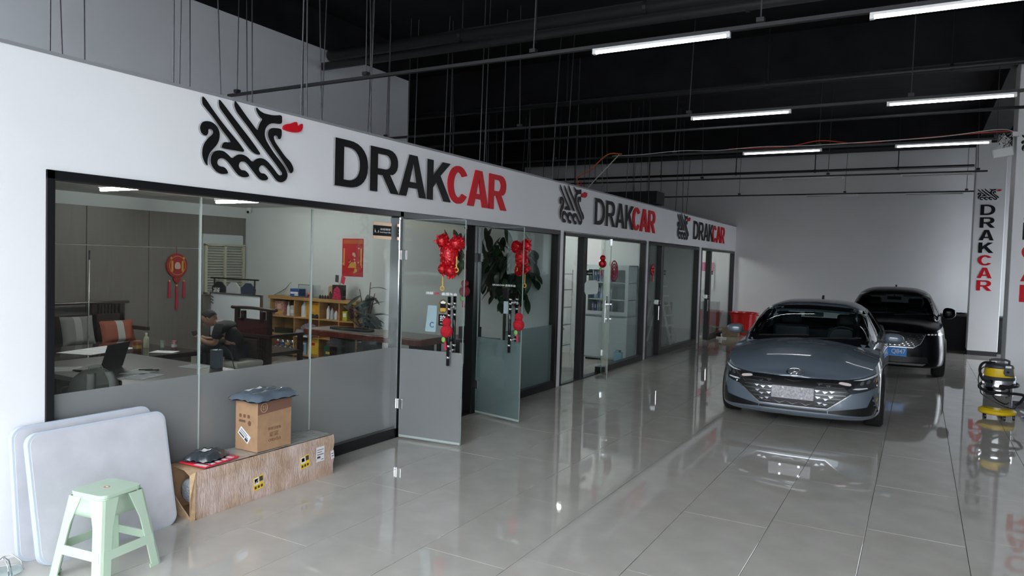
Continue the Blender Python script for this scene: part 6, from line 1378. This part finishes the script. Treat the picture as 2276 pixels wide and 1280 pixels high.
cl = thing('wall_calendar', 'pink and white wall calendar in the farthest office', 'calendar', (-.7, 20.6, 1.3)); MB().box(-1.0, -.55, 20.58, 20.595, 1.15, 1.95).build('sheet', WLAB, cl, world=True); MB().box(-1.0, -.55, 20.575, 20.58, 1.7, 1.95).build('header', mat('magenta_print', (.5, .05, .2), .5), cl, world=True)
boxobj('office_counter', 'grey low counter in the farthest office', -2.4, -.3, 0, .85, mat('mid_grey_counter', (.22, .25, .27), .5), y0=20.0, d=.4, cat='counter')
# ---------------------------------------------------------------- ornaments and notices on the doors
FOIL = mat('red_foil', (.50, .004, .010), .2, .35, coat=.3, bump=.6, bscale=35)
def on_leaf(lf, x, y, z): return WM[lf.name] @ Vector((x, y, z))
def foil(label, c, rz, sx, sz, seed, name='foil_lantern'):
    t = thing(name, label, 'ornament', c, rz); rng = random.Random(seed)
    lobes = [(-.05, 0, .60, .62), (-.45, .66, .42, .34), (.48, .56, .50, .36), (-.35, -.66, .36, .28), (.15, -.75, .42, .32)]
    for (u, v, a, b) in lobes:
        q = MB(); N = 26; rows = []
        for i in range(6):
            r = i/5; rows.append([(sx*(u+a*r*math.cos(2*PI*k/N)*(1+.07*(k % 2)*(i == 5))), -.085*(1-r*r)**.7-.012*(k % 2)*r*(i > 2), sz*(v+b*r*math.sin(2*PI*k/N)*(1+.07*(k % 2)*(i == 5)))) for k in range(N+1)])
        q.grid(rows); q.build('foil_petal', FOIL, t, smooth=False, solid=.004)
    for k in range(46):
        a = rng.uniform(0, 2*PI); L = rng.uniform(.05, .085); (u, v, aa, bb) = lobes[k % 5]; b0 = Vector((sx*(u+aa*.85*math.cos(a)), -.02-rng.uniform(0, .03), sz*(v+bb*.85*math.sin(a)))); d = Vector((math.cos(a), rng.uniform(-.4, .1), math.sin(a))); s_ = Vector((-math.sin(a), 0, math.cos(a)))
        q = MB(); q.add([b0-s_*.022*sx*4, b0+s_*.022*sx*4, b0+d*L*sx*2.6], [(0, 1, 2)]); q.build('foil_fringe', FOIL, t, solid=.002)
    for (u, v) in ((.55, -.05), (-.35, -.95)):
        MB().box(sx*u-.006, sx*u+.006, -.03, -.026, sz*v-.11, sz*v).build('gold_tag', GOLD, t); MB().lathe([(.016, -.003), (.026, -.003), (.026, .003), (.016, .003)], (sx*u, -.03, sz*v-.13), 14, 'y').build('gold_coin', GOLD, t)
    return t
p = on_leaf(leafA, .55, -.012, 1.86); foil('large red foil lantern ornament on the nearest door leaf', tuple(p), ra, .165, .205, 1)
p = on_leaf(leafB, .64, .012, 1.87); foil('red foil lantern ornament on the teal door leaf', tuple(p), rb+PI, .15, .20, 2)
def gourd(label, c, s, m, cat='ornament', cord=.1):
    t = thing('gourd_pendant', label, cat, c); K = mat('red_knit', (.60, .012, .03), .85, bump=1, bscale=90) if m is None else m
    MB().sphere((0, 0, -.17*s), .085*s, 16, 12, (1, 1, 1.05)).build('lower_bulb', K, t, smooth=True); MB().sphere((0, 0, -.05*s), .062*s, 16, 12).build('upper_bulb', K, t, smooth=True)
    MB().tube([(0, 0, .0), (.005, 0, .06*s), (0, 0, cord)], .004*s, 6).build('cord', REDO, t); MB().cyl((-.02*s, 0, -.30*s), (-.01*s, 0, -.42*s), .014*s, .022*s, n=8).build('tassel', MATS['tassel_red'], t)
    q = MB(); q.sphere((-.035*s, -.02*s, -.285*s), .032*s, 10, 8, (1, .5, 1.2)); q.build('green_leaf', mat('leaf_felt', (.25, .5, .12), .7), t, smooth=True)
    return t
p = on_leaf(leafA, .575, -.085, 1.25); gourd('red knitted gourd pendant on the nearest door handle', tuple(p), .72, None)
p = on_leaf(leafB, .70, -.05, 1.24); gourd('red knitted gourd pendant on the teal door handle', tuple(p), .75, None)
gourd('small dark red gourd pendant hanging inside the doorway', (-.05, 6.96, 1.58), .75, mat('dark_red_flock', (.22, .01, .02), .6), cord=.64); gourd('red gourd sticker pendant on the second office door', tuple(on_leaf(leafC, .47, -.09, 1.95)), .75, FOIL)
for nm, lab, y, z in (('foil_flower', 'small red foil flower on the third office door', 13.62, 1.72),):
    t = thing(nm, lab, 'ornament', (-.03, y, z))
    for k in range(8): a = k*PI/4; MB().sphere((.0, .06*math.cos(a), .075*math.sin(a)), .045, 10, 8, (.4, 1, 1)).build('petal', FOIL, t, smooth=True)
    MB().sphere((.01, 0, 0), .06, 10, 8, (.5, 1, 1)).build('centre', FOIL, t, smooth=True); MB().cyl((.0, 0, -.10), (0, 0, -.22), .012, .018, n=6).build('tassel', MATS['tassel_red'], t)
def leaf_fn(lf, side=-1): return lambda u, v, d: tuple(WM[lf.name] @ Vector((u, side*(.0062+d), v)))
fA = leaf_fn(leafA)
s = thing('door_sticker', 'black and gold octagonal sticker on the nearest door leaf', 'sticker', tuple(on_leaf(leafA, .485, -.006, 1.36)))
MB().prism(rrect(.085, .135, .035, 2, .485, 1.36), fA, 0, .001).build('backing', BLKS, s, world=True); q = MB(); q.tube([fA(u, v, .0015) for u, v in rrect(.072, .122, .03, 2, .485, 1.36)], .0022, 4, closed=True); q.build('gold_outline', GOLD, s, world=True)
MB().prism([(.462, 1.385), (.508, 1.385), (.515, 1.40), (.485, 1.415), (.455, 1.40)], fA, .001, .0016).build('emblem', MATS['white_print'], s, world=True); MB().prism(rrect(.06, .035, .004, 2, .485, 1.325), fA, .001, .0016).build('gold_plate', GOLD, s, world=True)
s = thing('door_sticker', 'square black pull sign with a white character on the nearest door leaf', 'sticker', tuple(on_leaf(leafA, .485, -.006, 1.22)))
MB().prism(rrect(.095, .115, .012, 3, .485, 1.225), fA, 0, .001).build('backing', BLKS, s, world=True); fit(text_mb('拉', 1, .01, .015), .453, .517, 1.215, 1.272, fA, .001, .0016).build('character', MATS['white_print'], s, world=True); fit(text_mb('PULL', 1, .01, .01), .46, .51, 1.182, 1.197, fA, .001, .0016).build('small_print', MATS['white_print'], s, world=True)
s = thing('door_lettering', 'white and red lettering stuck across the nearest door leaf', 'lettering', tuple(on_leaf(leafA, .46, -.006, 1.47)))
fit(text_mb('DRAK', 1, .01, .03), .29, .375, 1.47, 1.495, fA, 0, .0006).build('white_word', MATS['white_print'], s, world=True); fit(text_mb('CAR', 1, .01, .03), .38, .44, 1.47, 1.495, fA, 0, .0006).build('red_word', RED, s, world=True); fit(text_mb('·昌恒车业', 1, .01, .02), .455, .64, 1.465, 1.495, fA, 0, .0006).build('characters', MATS['white_print'], s, world=True)
s = thing('glass_notice', 'pale blue paper notice taped inside the nearest door leaf', 'notice', tuple(on_leaf(leafA, .36, .01, 1.12))); fAi = leaf_fn(leafA, 1)
MB().prism([(.28, 1.10), (.40, 1.10), (.41, 1.36), (.31, 1.36)], fAi, 0, .001).build('sheet', mat('pale_blue_paper', (.45, .55, .62), .6), s, world=True); q = MB(); q.tube([fA(.36+.022*math.cos(a*.35), 1.17+.024*math.sin(a*.35), -.011) for a in range(2, 17)], .005, 5); q.build('blue_swirl', BLUEB, s, world=True)
for lf, lab, x in ((leafB, 'smart lock box on the teal door leaf', .46),):
    s = thing('lock_box', lab, 'lock', tuple(on_leaf(lf, x, -.006, 1.38))); q = MB(); q.prism(rrect(.075, .13, .015, 3, x, 1.45), leaf_fn(lf, -1), 0, .02); q.build('case', BLK, s, world=True); MB().prism(rrect(.07, .14, .004, 2, x, 1.29), leaf_fn(lf, -1), 0, .001).build('blue_note', mat('pale_blue_paper', (.45, .55, .62), .6), s, world=True)
fB = leaf_fn(leafB); s = thing('door_lettering', 'white lettering stuck across the teal door leaf', 'lettering', tuple(on_leaf(leafB, .46, -.006, 1.47))); fit(text_mb('DRAKCAR·昌恒车业', 1, .01, .02), .24, .60, 1.53, 1.555, fB, 0, .0006).build('characters', MATS['white_print'], s, world=True)
# small things on the second office glass
XG = -.049
s = thing('glass_notice', 'blank pale octagonal card fixed to the second office door post', 'notice', (.013, 10.5, 1.4)); fC = lambda u, v, d: (.0125+d, u, v)
MB().prism([(10.25, 1.38), (10.25, 1.50), (10.33, 1.55), (10.72, 1.55), (10.80, 1.49), (10.80, 1.37), (10.74, 1.33), (10.30, 1.33)], fC, 0, .002).build('card', mat('pale_mint_card', (.78, .84, .80), .6), s, world=True)
plate('small black name plate on the second office door post', 10.40, 10.66, 1.63, 1.71, '业务部', x=-.045, gold=False); plate('small black name plate on the third office glass', 14.24, 14.5, 1.63, 1.72, '财务部', x=-.045, gold=False); plate('small black name plate on the farthest office glass', 18.1, 18.42, 1.63, 1.72, '仓库', x=-.045, gold=False)
s = thing('paper_cut', 'round red paper-cut decoration on the second office glass', 'decoration', (XG, 11.55, 1.72))
for r_ in (.06, .11, .16): q = MB(); q.tube([(XG+.002, 11.62+r_*math.cos(a*PI/12), 1.70+r_*1.1*math.sin(a*PI/12)) for a in range(24)], .011, 4, closed=True); q.build('paper_ring', mat('dull_red_paper', (.30, .03, .06), .7), s, world=True)
for k in range(12): a = k*PI/6; MB().obox((XG+.002, 11.62+.11*math.cos(a), 1.70+.12*math.sin(a)), (.001, 0, 0), (0, .05*math.cos(a), .05*math.sin(a)), (0, -.008*math.sin(a), .008*math.cos(a))).build('paper_spoke', MATS['dull_red_paper'], s, world=True)
s = thing('door_sticker', 'small black push sign on the second office door', 'sticker', tuple(on_leaf(leafC, .5, -.007, 1.2))); fD = leaf_fn(leafC); MB().prism(rrect(.10, .115, .015, 3, .50, 1.25), fD, 0, .001).build('backing', BLKS, s, world=True); fit(text_mb('推', 1, .01, .012), .47, .53, 1.235, 1.29, fD, .001, .0016).build('character', MATS['white_print'], s, world=True)
s = thing('hanging_tag', 'white tag with dark letters hanging on the second office door handle', 'tag', tuple(on_leaf(leafC, .62, -.02, 1.0))); fit(text_mb('CAR', 1, .01, .02), .66, .70, .92, 1.10, leaf_fn(leafC), .001, .002).build('letters', INK, s, world=True); MB().prism(rrect(.07, .22, .01, 2, .68, 1.01), fD, 0, .001).build('card', WLAB, s, world=True)

# ---------------------------------------------------------------- overhead services
LAMPW = mat('lamp_housing_white', (.8, .8, .8), .4); LAMPG = mat('hall_tube_glow', (.9, .9, .9), .3, emit=(.95, .97, 1), es=8); LAMPO = mat('unlit_tube', (.55, .55, .57), .35)
RAIL = mat('black_rail_steel', (.022, .022, .024), .5, .2)
rows_ = [(5.93, 'nearest rail'), (9.08, 'second rail'), (12.15, 'third rail'), (15.85, 'fourth rail'), (19.6, 'farthest rail')]
rodm = {}
def rod(name, label, x, y, z0, z1, r=.006, group='thin hanger rods from the ceiling', lean=(0, 0)):
    o = MB().cyl((0, 0, 0), (lean[0], lean[1], z1-z0), r, n=6).build(name, RODM); o.location = (x, y, z0); return tag(o, label, 'rod', group)
for k, (y, nm) in enumerate(rows_):
    x0 = (-2.9, -3.2, -4, -5, -5)[k]; x1 = 5.55 if k != 1 else 7.0
    r_ = thing('lighting_rail', 'black lighting rail across the hall, '+nm, 'rail', ((x0+x1)/2, y, 3.74), group='lighting rails across the hall')
    MB().box(x0, x1, y-.022, y+.022, 3.726, 3.756).build('channel', RAIL, r_, world=True)
    for i in range(5):
        x = x0+.15+(x1-x0-.3)*i/4; MB().box(x-.03, x+.03, y-.028, y+.028, 3.765, 3.80).build('hanger_clip', RAIL, r_, world=True)
        rod('hanger_rod', 'thin dark rod holding the '+nm, x, y, 3.80, 5.5, lean=(random.uniform(-.05, .05), 0), group='hanger rods of the lighting rails')
    for j, xl in enumerate((1.93, 4.14)):
        t = thing('tube_light', ['left', 'right'][j]+' white tube light on the '+nm, 'ceiling light', (xl+.6, y, 3.68), group='tube lights on the hall rails')
        MB().box(xl, xl+1.2, y-.024, y+.024, 3.703, 3.725).build('housing', LAMPW, t, world=True, bevel=.004); MB().cyl((xl+.03, y, 3.692), (xl+1.17, y, 3.692), .012, n=10).build('tube', LAMPG if k < 3 else LAMPO, t, world=True, smooth=True)
        for x in (xl, xl+1.17): MB().box(x, x+.03, y-.02, y+.02, 3.678, 3.705).build('end_cap', LAMPW, t, world=True)
for i, (x, y) in enumerate([(-0.9, 2.82), (-2.4, 3.74), (-2.4, 3.92), (-0.9, 3.79), (-1.4, 4.19), (-2.4, 5.04), (-1.9, 5.07), (-2.9, 6.23), (-2.4, 5.88), (-0.5, 4.81), (-2.4, 6.68), (-0.5, 4.89), (-1.9, 6.47), (-1.4, 6.01), (-2.4, 7.88), (-0.9, 6.21), (-0.9, 6.27), (-2.9, 8.92), (-1.9, 7.77), (-2.4, 8.81), (-2.4, 8.98), (-1.9, 9.06), (-1.9, 9.24), (-2.9, 10.82), (-0.9, 8.53), (-0.9, 8.65), (-2.9, 11.99), (-0.9, 9.15), (-2.4, 12.65), (-1.9, 11.92), (-2.9, 14.41), (-0.5, 9.99), (-2.9, 15.1), (-0.5, 10.48), (-0.9, 11.78), (-2.4, 15.8), (-0.5, 12.09), (-1.4, 14.55), (-0.5, 13.23), (-1.4, 16.03), (-.5, 14.6), (-.9, 15.2), (-1.9, 17.4), (-.5, 16.5), (-1.4, 18.2), (-2.4, 19.0), (-.7, 17.8), (-1.1, 19.4), (-3.4, 12.8), (-3.9, 14.0), (-4.4, 16.0), (-3.1, 17.0)]):
    rod('ceiling_hanger_rod', 'thin vertical rod hanging behind the office fascia', x, y, 2.735, 5.5, lean=(random.uniform(-.12, .12), random.uniform(-.05, .05)), r=.007, group='hanger rods above the offices')
def pipe(label, P, r, m=RAIL, name='ceiling_pipe', hang=()):
    t = thing(name, label, 'pipe', tuple(P[0]), group='pipes under the ceiling'); MB().tube(P, r, 12).build('pipe', m, t, world=True, smooth=True)
    for (x, y, z) in hang: MB().cyl((x, y, z), (x, y, 5.5), .012, n=6).build('drop_rod', RAIL, t, world=True); MB().lathe([(r+.004, -.02), (r+.012, -.02), (r+.012, .02), (r+.004, .02)], (x, y, P[0][2]), 14, 'x').build('clamp_ring', RAIL, t, world=True)
    return t
DUCT = mat('dark_pipe_grey', (.035, .035, .037), .45, .2)
pipe('thick dark pipe across the hall, the upper of the near pair', [(-3.4, 8.15, 4.86), (15, 8.3, 4.86)], .085, DUCT, hang=[(-1.0, 8.17, 4.9), (1.6, 8.19, 4.9), (4.2, 8.2, 4.9)])
pipe('thick dark pipe across the hall, the lower of the near pair', [(-3.4, 8.0, 4.66), (15, 8.1, 4.66)], .06, DUCT, hang=[(0.2, 8.05, 4.7), (2.8, 8.05, 4.7)])
pipe('dark pipe across the hall below the near column beam', [(-6, 11.5, 4.62), (15, 11.4, 4.62)], .04, DUCT, hang=[(-1, 11.5, 4.6), (2.4, 11.46, 4.6), (4.8, 11.44, 4.6)])
pipe('thin black sprinkler pipe in front of the back wall', [(-5, 19.0, 4.25), (5.5, 19.0, 4.25)], .032, RAIL, hang=[(-1.7, 19, 4.3), (.3, 19, 4.3), (2.2, 19, 4.3), (4.0, 19, 4.3)])
pipe('thin dark pipe just under the second lighting rail', [(-3, 9.4, 3.62), (5.6, 9.35, 3.62)], .018, RAIL)
0 and pipe('thin dark pipe running along the hall over the office ceilings', [(-1.6, 4, 4.3), (-1.6, 20.5, 4.3)], .03, DUCT, hang=[(-1.6, 7, 4.3), (-1.6, 11, 4.3), (-1.6, 15, 4.3)])
dc = thing('air_duct', 'dark rectangular air duct above the far offices', 'duct', (-2.5, 17, 3.3)); MB().box(-3.6, -1.0, 16.6, 17.2, 3.3, 3.6).build('duct_body', DUCT, dc, world=True)
for x in (-3.3, -1.3): MB().cyl((x, 16.9, 3.6), (x, 16.9, 5.49), .012).build('drop_rod', RAIL, dc, world=True)
ph_ = thing('ceiling_offcut', 'pale panel offcut lying on the office ceiling edge', 'panel', (-1.6, 8.8, 2.74)); MB().box(-2.3, -1.75, 8.5, 8.9, 3.02, 3.06).build('sheet', OW, ph_, world=True); MB().cyl((-2.0, 8.7, 2.735), (-2.0, 8.7, 3.02), .01, n=6).build('prop', RODM, ph_, world=True)
# coloured cables strung along the third rail, dropping behind the fascia
def cable(label, P, r, c, nm='hanging_cable'):
    m = mat('cable_'+'_'.join(str(int(x*99)) for x in c), c, .5)
    return tag(MB().tube([tuple(p_) for p_ in crom([list(q_) for q_ in P], 6)], r, 6).build(nm, m, smooth=True), label, 'cable', 'cables along the third rail')
zz = 3.775
cable('red cable strung along the third lighting rail', [(5.61, 12.0, 3.80), (5.4, 12.1, 3.83), (4.9, 12.13, 3.82), (4.2, 12.12, 3.79), (3.6, 12.12, zz), (3.1, 12.12, 3.84), (2.6, 12.12, zz), (1.7, 12.12, zz+.01)], .008, (.6, .06, .03))
cable('white cable strung along the third lighting rail', [(5.61, 11.98, 3.79), (5.4, 12.1, 3.86), (4.7, 12.1, 3.80), (3.8, 12.1, 3.78), (2.9, 12.1, 3.77), (2.2, 12.1, 3.79), (1.5, 12.1, 3.765), (.9, 12.1, 3.79), (.2, 12.1, 3.76), (-.35, 12.1, 3.76)], .006, (.7, .7, .68))
cable('orange cable hooking down behind the office fascia', [(-.15, 12.05, 3.78), (-.42, 12.05, 3.78), (-.75, 12.05, 3.52), (-1.0, 12.05, 3.38), (-.95, 12.05, 3.2), (-.9, 12.05, 3.0), (-.85, 12.05, 2.9)], .011, (.65, .15, .03))
cable('yellow-white cable hooking down behind the office fascia', [(-.18, 12.0, 3.76), (-.45, 12.0, 3.5), (-.75, 12.0, 3.2), (-.9, 12.0, 3.0), (-.95, 12.0, 2.8)], .009, (.65, .62, .5))
cable('red cable dropping to the office ceiling', [(-.9, 11.98, 3.3), (-.86, 11.98, 3.1), (-.92, 11.98, 2.98), (-.8, 11.98, 2.85), (-.82, 11.98, 2.74)], .011, (.6, .04, .06))
rt_ = thing('router_box', 'white network box with a cable tangle hung on the near column', 'network box', (5.45, 11.9, 3.5)); q = MB(); q.obox((5.46, 11.86, 3.50), (.115, 0, .02), (0, .04, 0), (-.01, 0, .06)); q.build('case', WHP, rt_, world=True, bevel=.01); MB().box(5.56, 5.64, 11.86, 11.95, 3.72, 3.78).build('bracket', WHP, rt_, world=True)
rng = random.Random(21)
for k in range(7): P_ = crom([(5.46+rng.uniform(-.09, .09), 11.82+rng.uniform(-.03, .03), 3.56+rng.uniform(0, .2)) for _ in range(7)], 4); MB().tube([tuple(p_) for p_ in P_], .005, 5).build('cable_loop', [WHP, mat('grey_cable', (.3, .3, .3), .5), BLK][k % 3], rt_, world=True, smooth=True)
MB().tube([(5.46, 11.86, 3.55), (5.5, 11.87, 3.7), (5.58, 11.9, 3.75)], .012, 6).build('mount_arm', BLK, rt_, world=True)
# ---------------------------------------------------------------- the street behind the camera, seen only in the glass
FAC = mat('beige_facade', (.30, .28, .25), .8, var=.1, scale=.4)
fb = thing('shop_building', 'beige shop building across the street', 'building', (0, -34, 0))
MB().box(-40, 45, -40, -34, 0, 9).build('facade', FAC, fb, world=True)
for k in range(14):
    x = -38+6*k
    for z in (.4, 5.2): q = MB().box(x, x+4.6, -34.02, -33.9, z, z+3.0).build('shop_window', mat('dark_shop_glass', (.05, .06, .07), .1), fb, world=True)
    MB().box(x-.2, x+4.8, -34.05, -33.7, 3.7, 4.7).build('shop_sign', [mat('sign_yellow', (.6, .4, .05), .5), mat('sign_red', (.4, .05, .04), .5), mat('sign_blue', (.05, .15, .4), .5)][k % 3], fb, world=True)
WPAINT = mat('white_car_paint', (.72, .73, .74), .2, 0, coat=1)
def street_car(src, loc, rz, label):
    r = dup(src, loc, rz, label); r['group'] = 'cars parked along the street'
    for ch in r.children:
        if ch.type == 'MESH' and ch.data.materials and ch.data.materials[0] == src_paint:
            ch.material_slots[0].link = 'OBJECT'; ch.material_slots[0].material = WPAINT
src_paint = PAINT1
street_car(sedan, (9.0, -9.0, 0), PI/2, 'white sedan parked along the street, farther from the offices')
street_car(sedan, (3.4, -9.3, 0), PI/2, 'white sedan parked along the street, nearer the offices')
street_car(sedan, (15.0, -9.1, 0), PI/2, 'white sedan at the end of the street row')
